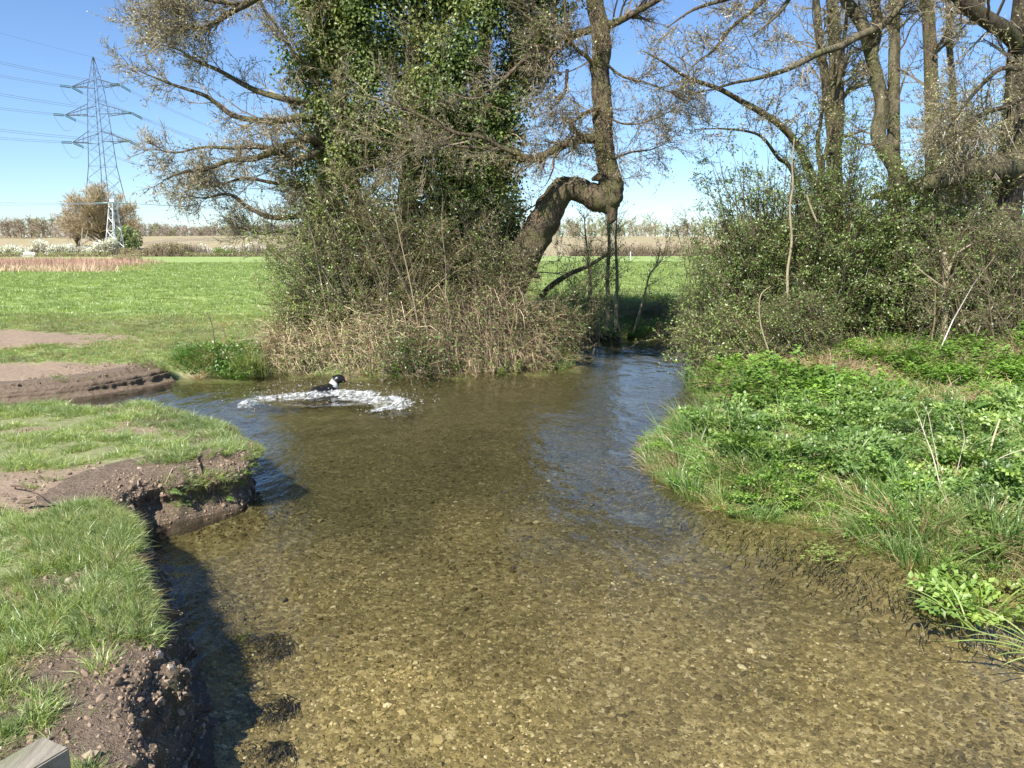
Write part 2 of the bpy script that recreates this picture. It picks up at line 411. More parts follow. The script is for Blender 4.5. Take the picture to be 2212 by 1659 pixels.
B = Buf(); B.add(np.stack([gx, gy, gz], -1), gq, None, np.stack([nearmud, field, bedw], -1))
me = B.mesh('ground', [])
a2 = me.attributes.new('zone', 'FLOAT_COLOR', 'POINT')
a2.data.foreach_set('color', np.stack([np.maximum(path_w(gx, gy), (gx < .5) * (1 - sstep(15.0, 17.0, gy))), rough, marsh, np.ones_like(gx)], -1).astype(np.float32).ravel())

def ground_mat():
    m, t, o = mat('ground_soil_and_turf'); tc = N(t, 'ShaderNodeTexCoord'); v = tc.outputs['Object']
    s1 = N(t, 'ShaderNodeSeparateColor'); t.links.new(attr(t, 'col').outputs[0], s1.inputs[0])
    s2 = N(t, 'ShaderNodeSeparateColor'); t.links.new(attr(t, 'zone').outputs[0], s2.inputs[0])
    nb, nm, nf, nff = noise(t, .12, 4, .6, v), noise(t, 1.1, 5, .6, v), noise(t, 9, 6, .65, v), noise(t, 48, 5, .7, v)
    g = ramp(t, nm.outputs[0], [(.25, (.21, .30, .075)), (.5, (.28, .38, .11)), (.8, (.37, .46, .17))])
    g = mixc(t, .55, g, ramp(t, nb.outputs[0], [(.38, (.20, .30, .08)), (.62, (.40, .47, .19))]))
    g = mixc(t, .5, g, ramp(t, nf.outputs[0], [(.3, (.17, .25, .06)), (.7, (.40, .49, .18))]))
    c = mixc(t, s2.outputs[0], g, ramp(t, nf.outputs[0], [(.3, (.19, .19, .085)), (.7, (.31, .33, .16))]))
    c = mixc(t, s2.outputs[1], c, ramp(t, nm.outputs[0], [(.3, (.42, .27, .18)), (.7, (.55, .42, .28))]))
    c = mixc(t, s2.outputs[2], c, ramp(t, nf.outputs[0], [(.3, (.10, .09, .045)), (.7, (.24, .21, .10))]))
    fld = mixc(t, ramp(t, noise(t, .045, 4, .6, v).outputs[0], [(.42, (0, 0, 0)), (.6, (1, 1, 1))]), (.40, .325, .205), (.33, .30, .15))
    fld = mixc(t, .35, fld, ramp(t, noise(t, .5, 5, .7, v).outputs[0], [(.3, (.22, .17, .10)), (.7, (.42, .34, .22))]))
    c = mixc(t, s1.outputs[1], c, fld)
    mud = ramp(t, nf.outputs[0], [(.25, (.20, .142, .093)), (.55, (.35, .258, .178)), (.8, (.46, .355, .255))])
    mud = mixc(t, .4, mud, ramp(t, nff.outputs[0], [(.3, (.15, .11, .075)), (.7, (.40, .31, .23))]))
    mud = mixc(t, ramp(t, nm.outputs[0], [(.55, (0, 0, 0)), (.75, (.6, .6, .6))]), mud, (.17, .125, .085))
    c = mixc(t, s1.outputs[0], c, mud)
    vo = N(t, 'ShaderNodeTexVoronoi', i_Scale=22.0); t.links.new(v, vo.inputs['Vector'])
    vc = N(t, 'ShaderNodeSeparateColor'); t.links.new(vo.outputs['Color'], vc.inputs[0])
    bed = ramp(t, vc.outputs[0], [(0, (.06, .05, .026)), (.45, (.16, .13, .062)), (.8, (.27, .22, .105)), (1, (.46, .40, .23))])
    bed = mixc(t, .45, bed, ramp(t, noise(t, .9, 4, .6, v).outputs[0], [(.35, (.12, .10, .04)), (.65, (.24, .195, .08))]))
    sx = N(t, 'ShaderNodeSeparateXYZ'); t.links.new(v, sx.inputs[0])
    depth_dim = ramp(t, mathn(t, 'ADD', mathn(t, 'MULTIPLY', sx.outputs[1], .05), mathn(t, 'MULTIPLY', noise(t, .6, 3, .6, v).outputs[0], .25)), [(.34, (1.27, 1.20, 1.22)), (.60, (.38, .39, .36))])  # bed colour dimmed with distance, standing in for light absorbed by deeper water
    c = mixc(t, s1.outputs[2], c, mixc(t, 1.0, bed, depth_dim, 'MULTIPLY'))
    p = N(t, 'ShaderNodeBsdfPrincipled', i_Roughness=.9); p.inputs['Specular IOR Level'].default_value = .15
    t.links.new(c, p.inputs['Base Color'])
    h = mathn(t, 'ADD', nf.outputs[0], mathn(t, 'MULTIPLY', nff.outputs[0], .35))
    t.links.new(bump(t, h, .7, .06), p.inputs['Normal']); t.links.new(p.outputs[0], o.inputs[0]); return m
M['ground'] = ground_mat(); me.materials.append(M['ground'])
ground = tag(link('ground', me), kind='structure')

# ------------------------------------------------------------------ mud banks with a real undercut face
def mud_mat():
    m, t, o = mat('bank_mud'); tc = N(t, 'ShaderNodeTexCoord'); v = tc.outputs['Object']
    n0, n1, n2, n3 = noise(t, 1.5, 4, .6, v), noise(t, 9, 6, .65, v), noise(t, 40, 5, .7, v), noise(t, 120, 3, .6, v)
    c = ramp(t, n1.outputs[0], [(.25, (.18, .126, .082)), (.55, (.33, .24, .162)), (.8, (.46, .35, .25))])
    c = mixc(t, .45, c, ramp(t, n2.outputs[0], [(.3, (.13, .095, .065)), (.7, (.40, .31, .23))]))
    sp = N(t, 'ShaderNodeSeparateColor'); t.links.new(attr(t, 'col').outputs[0], sp.inputs[0])
    c = mixc(t, mathn(t, 'MULTIPLY', sp.outputs[1], ramp(t, n0.outputs[0], [(.4, (0, 0, 0)), (.6, (.7, .7, .7))])), c, (.10, .105, .04))
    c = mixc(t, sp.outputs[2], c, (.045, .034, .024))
    p = N(t, 'ShaderNodeBsdfPrincipled', i_Roughness=.85); p.inputs['Specular IOR Level'].default_value = .25; t.links.new(c, p.inputs['Base Color'])
    h = mathn(t, 'ADD', n1.outputs[0], mathn(t, 'ADD', mathn(t, 'MULTIPLY', n2.outputs[0], .5), mathn(t, 'MULTIPLY', n3.outputs[0], .2)))
    t.links.new(bump(t, h, 1.0, .12), p.inputs['Normal']); t.links.new(p.outputs[0], o.inputs[0]); return m
M['mud'] = mud_mat()
LIP = {}
def bank(name, i0, i1, nseg, slope, over, rough_amp, hscale=1.0):
    """strip along outline vertices i0..i1: turf edge, lip, undercut face, foot in the water"""
    pts = catmull(OUT[i0:i1 + 1], nseg); c = pts[:, :2]
    tg = nrm(np.gradient(c, axis=0)); nl = np.stack([-tg[:, 1], tg[:, 0]], -1)      # land side
    sgn = np.sign(river(c[:, 0] + nl[:, 0] * .2, c[:, 1] + nl[:, 1] * .2)[0].mean()); nl = nl * sgn
    sl = np.interp(np.linspace(0, 1, nseg), np.linspace(0, 1, len(slope)), slope)
    wob = .10 * fbm(xy0(c[:, 0], c[:, 1], 1.2), 3, 71) + .05 * fbm(xy0(c[:, 0], c[:, 1], 5.0), 3, 72)
    prof = catmull([(.95, -.10, 1), (.72, .0, 1), (.45, .015, 1), (.2, .02, 1), (.05, .0, 1), (-over * .6, -.04, 1), (-over, -.10, 1), (-over * .7, 0, .70), (.02, 0, .52), (.07, 0, .34), (.06, 0, .16), (.0, 0, .0), (-.08, 0, -.35), (-.3, 0, -.9)], 46)
    d = prof[:, 0]; zo = prof[:, 1]; zf = prof[:, 2]
    X = np.empty((nseg, len(d), 3))
    dd = d[None] + (wob[:, None] * (zf > -.2)[None] - sl[:, None] * np.clip(1 - zf, 0, 1.2)[None]) * np.where(d > .6, .3, 1)[None]
    X[:, :, :2] = c[:, None] + nl[:, None] * dd[..., None]
    T = ground_z((c + nl * .7)[:, 0], (c + nl * .7)[:, 1], top=True) * hscale
    Tin = ground_z(X[:, :, 0], X[:, :, 1], top=True).reshape(nseg, -1)
    Tm = np.where(d[None] > .15, Tin, T[:, None])
    X[:, :, 2] = Tm * np.where(zf > 0, zf, zf * .45 / np.maximum(T.mean(), .2))[None] + zo[None]
    face = np.clip(1 - np.abs(zf - .45) / .6, 0, 1)[None] + .25
    p = X.reshape(-1, 3)
    n1 = (fbm(p * np.array([2.2, 2.2, 1.6]), 4, 81)).reshape(nseg, -1); n2 = fbm(p * 11, 3, 82).reshape(nseg, -1); n3 = np.abs(fbm(p * 5, 3, 83)).reshape(nseg, -1)
    disp = rough_amp * face * (n1 * .10 + n2 * .055 - n3 * .06) 
    X[:, :, :2] -= nl[:, None] * disp[..., None]
    X[:, :, 2] += (rough_amp * .018 * n2 + .03 * n1 * face * .5) * (d[None] < .6)
    k = len(d); i = np.arange(nseg - 1)[:, None] * k + np.arange(k - 1)[None]
    q = np.stack([i, i + 1, i + k + 1, i + k], -1).reshape(-1, 4)
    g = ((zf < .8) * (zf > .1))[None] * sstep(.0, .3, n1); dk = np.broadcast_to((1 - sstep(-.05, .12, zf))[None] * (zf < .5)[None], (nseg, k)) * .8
    cc = np.stack([np.ones((nseg, k)), np.broadcast_to(g, (nseg, k)), dk], -1).reshape(-1, 3)
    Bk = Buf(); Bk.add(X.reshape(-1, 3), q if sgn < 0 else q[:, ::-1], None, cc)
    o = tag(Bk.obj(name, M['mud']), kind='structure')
    LIP[name] = (X, nl, d, zf)
    return o
bank('mud_bank', 1, 8, 420, [.02, .06, .30, .28, .30, .26, .24, .25], .05, 1.7)
bank('mud_bank_point', 8, 17, 420, [.3, .26, .2, .06, .02, .05, .1, .1, .1], .10, 1.3)
bank('mud_bank_inlet', 20, 24, 200, [.3, .4, .3, .25], .02, .5, .75)

# ------------------------------------------------------------------ water
def water_mat():
    m, t, o = mat('clear_river_water'); tc = N(t, 'ShaderNodeTexCoord')
    mp = N(t, 'ShaderNodeMapping'); mp.inputs['Rotation'].default_value = (0, 0, .35); mp.inputs['Scale'].default_value = (1.0, .5, 1)
    t.links.new(tc.outputs['Object'], mp.inputs[0]); v = mp.outputs[0]
    n1, n2, n3 = noise(t, 2.2, 2, .5, v), noise(t, 7.5, 3, .55, v), noise(t, 21, 2, .5, v)
    cal = ramp(t, noise(t, .35, 3, .5, tc.outputs['Object']).outputs[0], [(.35, (.35, .35, .35)), (.62, (1, 1, 1))])
    h = mathn(t, 'ADD', mathn(t, 'MULTIPLY', n1.outputs[0], 1.0), mathn(t, 'MULTIPLY', mathn(t, 'ADD', mathn(t, 'MULTIPLY', n2.outputs[0], .42), mathn(t, 'MULTIPLY', n3.outputs[0], .11)), cal))
    nn = bump(t, h, .36, .10)
    lw = N(t, 'ShaderNodeLayerWeight', i_Blend=.5); t.links.new(nn, lw.inputs['Normal'])
    fr = mathn(t, 'ADD', mathn(t, 'MULTIPLY', mathn(t, 'POWER', lw.outputs['Facing'], 5.0), .98), .02)
    tr = N(t, 'ShaderNodeBsdfTransparent'); tr.inputs[0].default_value = (.95, .95, .87, 1)
    g = N(t, 'ShaderNodeBsdfGlossy', i_Roughness=.02); t.links.new(nn, g.inputs['Normal'])
    mx = N(t, 'ShaderNodeMixShader'); t.links.new(fr, mx.inputs[0]); t.links.new(tr.outputs[0], mx.inputs[1]); t.links.new(g.outputs[0], mx.inputs[2])
    t.links.new(mx.outputs[0], o.inputs[0]); return m
M['water'] = water_mat()
wx, wy, wq = polar(240, 150, 2.5, 42, math.radians(64), powr=1.0)
DOG = onz(712, 846, 0.0)
wz = .006 * fbm(np.stack([wx * 1.3, wy * 2.0, wx * 0], -1), 3, 91)
dr = np.hypot((wx - DOG[0] - .25) / 1.55, (wy - DOG[1] + .6) / 1.15)
wz = wz + .05 * np.exp(-((dr - 1.0) / .22) ** 2) * (1 + .6 * fbm(xy0(wx, wy, 3.0), 3, 92)) + .02 * np.sin((dr - 1) * 9) * np.exp(-np.abs(dr - 1) * 1.6)
Bw = Buf(); Bw.add(np.stack([wx, wy, wz], -1), wq)
water = tag(Bw.obj('water', M['water']), kind='structure')

# ------------------------------------------------------------------ scatter: geometry-node instances for uncountable ground cover
def scatter(name, pts, rot, sc, idx, protos, kind='stuff', label=None):
    pc = bpy.data.collections.new(name + '_kinds')
    for i, pm in enumerate(protos): pc.objects.link(bpy.data.objects.new('%s_kind_%02d' % (name, i), pm))
    me = bpy.data.meshes.new(name); n = len(pts)
    me.vertices.add(n); me.vertices.foreach_set('co', np.asarray(pts, np.float32).ravel())
    for nm_, ty, arr, key in (('rot', 'FLOAT_VECTOR', rot, 'vector'), ('sc', 'FLOAT', sc, 'value'), ('ix', 'INT', idx, 'value')):
        a = me.attributes.new(nm_, ty, 'POINT'); a.data.foreach_set(key, np.asarray(arr, np.int32 if ty == 'INT' else np.float32).ravel())
    g = bpy.data.node_groups.new(name + '_nodes', 'GeometryNodeTree')
    g.interface.new_socket('Geometry', in_out='INPUT', socket_type='NodeSocketGeometry'); g.interface.new_socket('Geometry', in_out='OUTPUT', socket_type='NodeSocketGeometry')
    gi, go = g.nodes.new('NodeGroupInput'), g.nodes.new('NodeGroupOutput')
    ip = g.nodes.new('GeometryNodeInstanceOnPoints'); ci = g.nodes.new('GeometryNodeCollectionInfo')
    ci.inputs['Collection'].default_value = pc; ci.inputs['Separate Children'].default_value = True; ci.inputs['Reset Children'].default_value = True
    def na(nm_, ty):
        a = g.nodes.new('GeometryNodeInputNamedAttribute'); a.data_type = ty; a.inputs['Name'].default_value = nm_; return a.outputs['Attribute']
    g.links.new(gi.outputs[0], ip.inputs['Points']); g.links.new(ci.outputs[0], ip.inputs['Instance']); ip.inputs['Pick Instance'].default_value = True
    g.links.new(na('ix', 'INT'), ip.inputs['Instance Index']); g.links.new(na('rot', 'FLOAT_VECTOR'), ip.inputs['Rotation']); g.links.new(na('sc', 'FLOAT'), ip.inputs['Scale'])
    g.links.new(ip.outputs[0], go.inputs[0])
    o = link(name, me); md = o.modifiers.new('scatter', 'NODES'); md.node_group = g
    tag(o, label=label, kind=kind)
    return o
def rots(n, tilt=.15):
    return np.stack([rng.normal(0, tilt, n), rng.normal(0, tilt, n), U(0, 2 * PI, n)], -1)

def tuft(n, rad, L, W, spread, droop, ca, cb, cs=.15, name='tuft', m='grass_i'):
    B = Buf(); a = U(0, 2 * PI, n); r = rad * np.sqrt(rng.random(n)); out = np.stack([np.cos(a), np.sin(a), 0 * a], -1)
    d0 = nrm(out * U(.05, spread, n)[:, None] + rng.normal(size=(n, 3)) * .12 + np.array([0, 0, 1.0]))
    ln = L * U(.45, 1.15, n)
    bend = out * U(.1, .9, n)[:, None] * droop + np.array([0, 0, -1.0]) * U(.1, .8, n)[:, None] * droop + rng.normal(size=(n, 3)) * .1
    c = cvar(n, ca, cb, cs)
    blades(B, out * r[:, None] - np.array([0, 0, .012]), d0, ln, W * U(.7, 1.2, n), bend, c)
    return B.mesh(name, M[m])
GA, GB = (.23, .33, .10), (.44, .51, .24)
short_tufts = [tuft(46, .07, .075, .0045, .9, .5, GA, (.42, .46, .23), .2) for _ in range(4)]
long_tufts = [tuft(70, .07, .155, .0055, .8, .9, GA, GB, .2) for _ in range(4)]
dry_tufts = [tuft(40, .07, .10, .004, 1.2, .9, (.30, .24, .12), (.36, .32, .17), .2, m='straw_i') for _ in range(2)]
meadow_tufts = [tuft(46, .22, .16, .014, .8, .6, (.23, .33, .09), (.39, .46, .18), .2) for _ in range(4)]

# turf on the left bank
n = 60000; x = U(-13, -1.2, n); y = U(2.2, 17, n)
rv_ = river(x, y); b_ = bare(x, y); sdl = rv_[0]
nz = fbm(xy0(x, y, 2.8), 4, 101)
keep = (sdl > .10) & (rng.random(n) > b_ * 1.02) & (y < 15.5 + 0 * x) & (rng.random(n) < .30 + 1.2 * nz + .40 * (sdl < .6))
x, y, sdl, nz, b_ = x[keep], y[keep], sdl[keep], nz[keep], b_[keep]
z = ground_z(x, y, top=True)
lng = (rng.random(len(x)) < (.10 + .75 * (1 - sstep(.3, 1.1, sdl)) + .5 * sstep(.1, .45, nz)) * (1 - b_)) 
dry = rng.random(len(x)) < .05
ix = np.where(dry, rng.integers(8, 10, len(x)), np.where(lng, rng.integers(4, 8, len(x)), rng.integers(0, 4, len(x))))
scatter('bank_grass', np.stack([x, y, z], -1), rots(len(x), .2), U(.65, 1.25, len(x)) * np.where(lng, .95, 1.0), ix, short_tufts + long_tufts + dry_tufts)
# stray tufts on the trodden mud
sx_, sy_ = [], []
for px, py, nn_, rr_ in ((112, 1530, 16, .10), (60, 1575, 9, .10), (185, 1372, 14, .10), (30, 1490, 12, .12), (60, 832, 12, .16), (150, 806, 26, .35), (255, 800, 24, .25), (200, 1078, 7, .1), (95, 1040, 6, .12), (320, 1590, 3, .05), (15, 1420, 10, .1), (210, 1445, 6, .06), (330, 905, 14, .3), (240, 935, 10, .25)):
    c = onz(px, py, .5); sx_.append(c[0] + rng.normal(0, rr_, nn_)); sy_.append(c[1] + rng.normal(0, rr_, nn_))
sx_, sy_ = np.concatenate(sx_), np.concatenate(sy_); kp = river(sx_, sy_)[0] > .1; sx_, sy_ = sx_[kp], sy_[kp]
scatter('stray_tufts', np.stack([sx_, sy_, ground_z(sx_, sy_, top=True)], -1), rots(len(sx_), .25), U(.7, 1.2, len(sx_)), rng.integers(0, 8, len(sx_)), short_tufts + long_tufts)
# overhanging fringe at the lips
pts, rt, ixs, scs = [], [], [], []
for nm_ in ('mud_bank', 'mud_bank_point', 'mud_bank_inlet'):
    X, nl, d, zf = LIP[nm_]; k = X.shape[0]; n = {'mud_bank': 1300, 'mud_bank_point': 420, 'mud_bank_inlet': 520}[nm_]
    i = rng.integers(0, k, n); lipj = np.argmin(np.abs(d - .05)); j = np.clip(lipj + rng.integers(-12, 4, n), 0, len(d) - 1)
    p = X[i, j]; bz = bare(p[:, 0] + nl[i, 0] * .3, p[:, 1] + nl[i, 1] * .3); kp = rng.random(n) > bz * 1.0
    p, i = p[kp], i[kp]; m_ = len(p); o_ = -nl[i]; lean = U(.1, .75, m_)
    rx = -o_[:, 1] * lean; ry = o_[:, 0] * lean
    pts.append(p); rt.append(np.stack([rx, ry, U(-.6, .6, m_)], -1)); scs.append(U(.6, 1.15, m_) * (.62 if 'point' in nm_ else .9)); ixs.append(np.where(rng.random(m_) < .2, rng.integers(4, 6, m_), rng.integers(0, 4, m_)))
scatter('lip_grass', np.concatenate(pts), np.concatenate(rt), np.concatenate(scs), np.concatenate(ixs), long_tufts + [tuft(50, .05, .2, .0045, 1.0, 1.2, (.32, .26, .12), (.40, .34, .19), .2, m='straw_i') for _ in range(2)])

# meadow grass beyond
n = 52000; r = 12 + 95 * rng.random(n) ** 1.8; a = U(-.80, .62, n); x = r * np.sin(a); y = r * np.cos(a)
sdl = river(x, y)[0]; b_ = bare(x, y); pw = path_w(x, y)
keep = (sdl > .4) & (y > 15) & (rng.random(n) > b_) & (rng.random(n) > pw * .5) & ~((x > 2) & (y < 36)) & ((y > 19.5) | (x < -7.2))
x, y, pw = x[keep], y[keep], pw[keep]
scl = (U(.6, 1.15, len(x)) * (.55 + np.hypot(x, y) / 70)) * (1 - .65 * pw) * (1 - .5 * (1 - sstep(17, 22, y)))
scatter('meadow_grass', np.stack([x, y, ground_z(x, y, top=True) - .01], -1), rots(len(x), .12), scl, rng.integers(0, 4, len(x)), meadow_tufts)

n = 26000; x = U(-17, -4.8, n); y = U(15.2, 25.5, n); sdl = river(x, y)[0]; b_ = bare(x, y); kp = (sdl > .25) & (rng.random(n) > b_ * 1.02) & ((y > 19.6) | (x < -6.6)) & (rng.random(n) < .7 + .6 * fbm(xy0(x, y, 1.4), 3, 108)); x, y = x[kp], y[kp]
scatter('trodden_grass', np.stack([x, y, ground_z(x, y, top=True) - .005], -1), rots(len(x), .2), U(.8, 1.6, len(x)), rng.integers(0, 5, len(x)), short_tufts + dry_tufts[:1])

# ------------------------------------------------------------------ riverbed gravel
def pebble(seed):
    r = np.random.default_rng(seed); 
    import itertools
    ph = (1 + 5 ** .5) / 2
    v = np.array([(-1, ph, 0), (1, ph, 0), (-1, -ph, 0), (1, -ph, 0), (0, -1, ph), (0, 1, ph), (0, -1, -ph), (0, 1, -ph), (ph, 0, -1), (ph, 0, 1), (-ph, 0, -1), (-ph, 0, 1)], float)
    v = nrm(v); f = [(0, 11, 5), (0, 5, 1), (0, 1, 7), (0, 7, 10), (0, 10, 11), (1, 5, 9), (5, 11, 4), (11, 10, 2), (10, 7, 6), (7, 1, 8), (3, 9, 4), (3, 4, 2), (3, 2, 6), (3, 6, 8), (3, 8, 9), (4, 9, 5), (2, 4, 11), (6, 2, 10), (8, 6, 7), (9, 8, 1)]
    v = v * (1 + r.normal(size=(12, 1)) * .16) * np.array([1, r.uniform(.6, .95), r.uniform(.28, .5)])
    return v, f
def stone_mat():
    m, t, o = mat('river_gravel'); oi = N(t, 'ShaderNodeObjectInfo'); tc = N(t, 'ShaderNodeTexCoord')
    c = ramp(t, oi.outputs['Random'], [(0, (.035, .030, .018)), (.2, (.10, .082, .042)), (.55, (.20, .165, .082)), (.8, (.31, .255, .125)), (.93, (.48, .41, .23)), (1, (.66, .60, .42))])
    ln = noise(t, .75, 4, .6, oi.outputs['Location'])
    c = mixc(t, 1.0, c, ramp(t, ln.outputs[0], [(.36, (.38, .39, .38)), (.62, (1.12, 1.1, 1.0))]), 'MULTIPLY')
    c = mixc(t, .4, c, ramp(t, noise(t, 1.2, 4, .6, tc.outputs['Object']).outputs[0], [(.3, (.05, .04, .018)), (.7, (.17, .14, .065))]))
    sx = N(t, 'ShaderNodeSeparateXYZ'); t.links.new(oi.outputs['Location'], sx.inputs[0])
    c = mixc(t, 1.0, c, ramp(t, mathn(t, 'ADD', mathn(t, 'MULTIPLY', sx.outputs[1], .05), mathn(t, 'MULTIPLY', noise(t, .6, 3, .6, oi.outputs['Location']).outputs[0], .25)), [(.34, (1.27, 1.20, 1.22)), (.60, (.38, .39, .36))]), 'MULTIPLY')  # same dimming painted into the stones: farther water absorbs no light itself
    p = N(t, 'ShaderNodeBsdfPrincipled', i_Roughness=.7); p.inputs['Specular IOR Level'].default_value = .1
    t.links.new(c, p.inputs['Base Color']); t.links.new(p.outputs[0], o.inputs[0]); return m
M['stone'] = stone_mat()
peb = []
for s in range(8):
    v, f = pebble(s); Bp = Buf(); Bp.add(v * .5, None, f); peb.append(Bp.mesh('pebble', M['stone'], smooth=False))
n = 230000; y = 2.8 + 11 * rng.random(n) ** 1.35; x = U(-1, 1, n) * (1.5 + .72 * y)
sdl = river(x, y)[0]; kp = (sdl < -.02) & (sdl > -6); x, y, sdl = x[kp], y[kp], sdl[kp]
s = np.clip(rng.lognormal(math.log(.018), .55, len(x)),   .010, .10)
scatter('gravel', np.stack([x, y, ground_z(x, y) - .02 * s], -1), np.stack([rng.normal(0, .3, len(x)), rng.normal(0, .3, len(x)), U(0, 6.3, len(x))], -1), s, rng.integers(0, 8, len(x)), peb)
# crumbs of earth and small stones on the mud
def crumb_mat():
    m, t, o = mat('earth_crumb'); oi = N(t, 'ShaderNodeObjectInfo')
    c = ramp(t, oi.outputs['Random'], [(0, (.14, .098, .064)), (.6, (.28, .20, .135)), (.97, (.37, .275, .19)), (1, (.46, .39, .31))])
    p = N(t, 'ShaderNodeBsdfPrincipled', i_Roughness=.9); t.links.new(c, p.inputs['Base Color']); t.links.new(p.outputs[0], o.inputs[0]); return m
M['crumb'] = crumb_mat(); cr = []
for s in range(5):
    v, f = pebble(50 + s); Bp = Buf(); Bp.add(v * .5 * np.array([1, 1, 1.3]), None, f); cr.append(Bp.mesh('crumb', M['crumb'], smooth=False))
n = 45000; x = U(-10, -1.2, n); y = U(2.2, 18, n); sdl = river(x, y)[0]; kp = (sdl > .1) & (rng.random(n) < bare(x, y)); x, y = x[kp], y[kp]
P1 = np.stack([x, y, ground_z(x, y, top=True) + .004], -1)
X, nl, d, zf = LIP['mud_bank']; i = rng.integers(0, X.shape[0], 11000); j = rng.integers(2, 40, 11000); P2 = X[i, j]
X, nl, d, zf = LIP['mud_bank_point']; i = rng.integers(0, 260, 4200); j = rng.integers(10, 40, 4200); P3 = X[i, j]
P1 = np.concatenate([P1, P2, P3]); s = np.clip(rng.lognormal(math.log(.017), .62, len(P1)), .006, .085)
scatter('mud_crumbs', P1, rng.normal(size=(len(P1), 3)), s, rng.integers(0, 5, len(P1)), cr)
# ------------------------------------------------------------------ woody plant builders
def path(pp, Y, n=24):
    """picture-plane path at depth(s) Y -> smooth 3-D polyline"""
    pp = np.asarray(pp, float); Yv = np.broadcast_to(np.asarray(Y, float), len(pp))
    return catmull(at(pp[:, 0], pp[:, 1], Yv), n)
def limb(B, P, r, sides=12, lump=.12, seed=0, col=(1, 1, 1), tip=False):
    """one thick trunk or limb with an uneven outline"""
    P = np.asarray(P, float); k = len(P); r = np.interp(np.linspace(0, 1, k), np.linspace(0, 1, len(r)), r)
    B0 = Buf(); tubes(B0, P[None], r[None], sides, col, tip=tip, cap=not tip)
    v = B0.v[0]; c = np.repeat(P, sides, 0); c = np.vstack([c, P[-1:]])[:len(v)] if len(v) != len(c) else c
    rr = np.linalg.norm(v - c, axis=1)[:, None]
    v = c + (v - c) * (1 + lump * fbm(v * 3.0, 3, seed) + lump * .6 * fbm(v * 9.0, 2, seed + 3)[..., ])[..., None] if False else c + (v - c) * (1 + lump * .8 * fbm(v * 3.4, 3, seed) + lump * .7 * fbm(v * np.array([12., 12., 5.]), 3, seed + 3))[:, None]
    B.add(v, B0.q[0] if B0.q else None, B0.t[0] if B0.t else None, B0.c[0])
    return P, r
def multi(P, r, k=12):
    """resample one polyline for use as a parent of grow()"""
    P = np.asarray(P, float); t = np.linspace(0, len(P) - 1, k); i = np.minimum(t.astype(int), len(P) - 2); u = (t - i)[:, None]
    Q = P[i] * (1 - u) + P[i + 1] * u
    return Q[None], np.interp(np.linspace(0, 1, k), np.linspace(0, 1, len(r)), r)[None]
TW_PALE, TW_DARK = (.30, .245, .165), (.13, .095, .06)
def twigs(B, sets, ca=TW_PALE, cb=TW_DARK, s=.2, fine=.0):
    for P, R in sets:
        tubes(B, P, R, 3, cvar(len(P), ca, cb, s), tip=True)
def sprout(PR, levels):
    """levels: list of dicts for grow(); returns list of (P,R) per level"""
    out = []; cur = PR
    for lv in levels:
        cur = grow(cur[0], cur[1], **lv); out.append(cur)
    return out
def buds(B, PR, n, L, W, ca, cb, droop=-.3, t0=.1, s=.2, spread=.9):
    p, tg = pick(PR[0], n, t0, 1.0)
    ax = nrm(tg * .5 + rdir(n) * spread + np.array([0, 0, droop]))
    leaves(B, p, ax, nrm(rdir(n) + np.array([0, 0, .8])), L * U(.6, 1.3, n), W * U(.6, 1.3, n), cvar(n, ca, cb, s))
def keep_in(PR, f):
    m = f(PR[0][:, -1]); return PR[0][m], PR[1][m]
def ncount(*objs): return sum(len(o.data.polygons) for o in objs)

G1, G2 = (.17, .26, .06), (.33, .42, .12)         # fresh young leaves
IV1, IV2 = (.042, .075, .018), (.175, .23, .058)  # ivy
# ------------------------------------------------------------------ 1. ivy-clad tree on the far bank
ivt = thing('ivy_clad_tree', 'tall tree smothered in dark glossy ivy standing on the far bank behind the dog', 'tree')
trunks = []
Bt = Buf()
for pts, r in (([(905, 700), (900, 560), (880, 420), (905, 250), (900, 60), (910, -420)], (.34, .3, .26, .22, .16, .08)),
               ([(1010, 705), (1015, 560), (1000, 420), (1020, 260), (1050, 60), (1075, -400)], (.30, .26, .22, .2, .15, .07)),
               ([(800, 700), (800, 580), (770, 440), (745, 280), (730, 80), (720, -330)], (.26, .24, .2, .17, .13, .06)),
               ([(960, 560), (965, 400), (1060, 250), (1120, 90), (1150, -250)], (.2, .18, .15, .12, .06))):
    P = path(pts, 21.2 + U(-.3, .5), 40); limb(Bt, P, r, 10, .1, 3); trunks.append((P, np.array(r)))
Bt.obj('trunk', M['bark'], ivt)
Bi = Buf()
IVP = [(640, 0), (622, 120), (648, 250), (612, 330), (640, 420), (690, 520), (740, 610), (1080, 600), (1105, 500), (1118, 420), (1090, 330), (1130, 240), (1190, 120), (1245, 0), (1235, -150), (1140, -330), (950, -430), (760, -380), (660, -200)]
lx, ly = U(610, 1250, 520), U(-430, 620, 520); kp = inpoly(lx, ly, IVP); lx, ly = lx[kp][:195], ly[kp][:195]; nb_ = len(lx)
lc = at(lx, ly, 21.2 + rng.normal(0, .55, nb_)); lr = U(.42, .95, nb_) * np.where(ly > 420, .75, 1)
n = 30 * nb_; li = np.repeat(np.arange(nb_), 30); o_ = rdir(n); o_[:, 1] -= .25; o_ = nrm(o_)
cc = np.concatenate([lc[li] + o_ * (lr[li] * U(.75, 1.08, n))[:, None] * np.array([1, 1, .85]), o_], 1)
qx, qy = proj(cc[:, :3]); cc = cc[inpoly(qx + rng.normal(0, 14, n), qy + rng.normal(0, 14, n), IVP)]
gapn = fbm(cc[:, :3] * np.array([.9, .9, .7]), 3, 5)
cc = cc[gapn > -.36]
nl_ = 40; n = len(cc) * nl_; ci = np.repeat(np.arange(len(cc)), nl_)
p = cc[ci, :3] + rng.normal(size=(n, 3)) * np.array([.19, .19, .17])
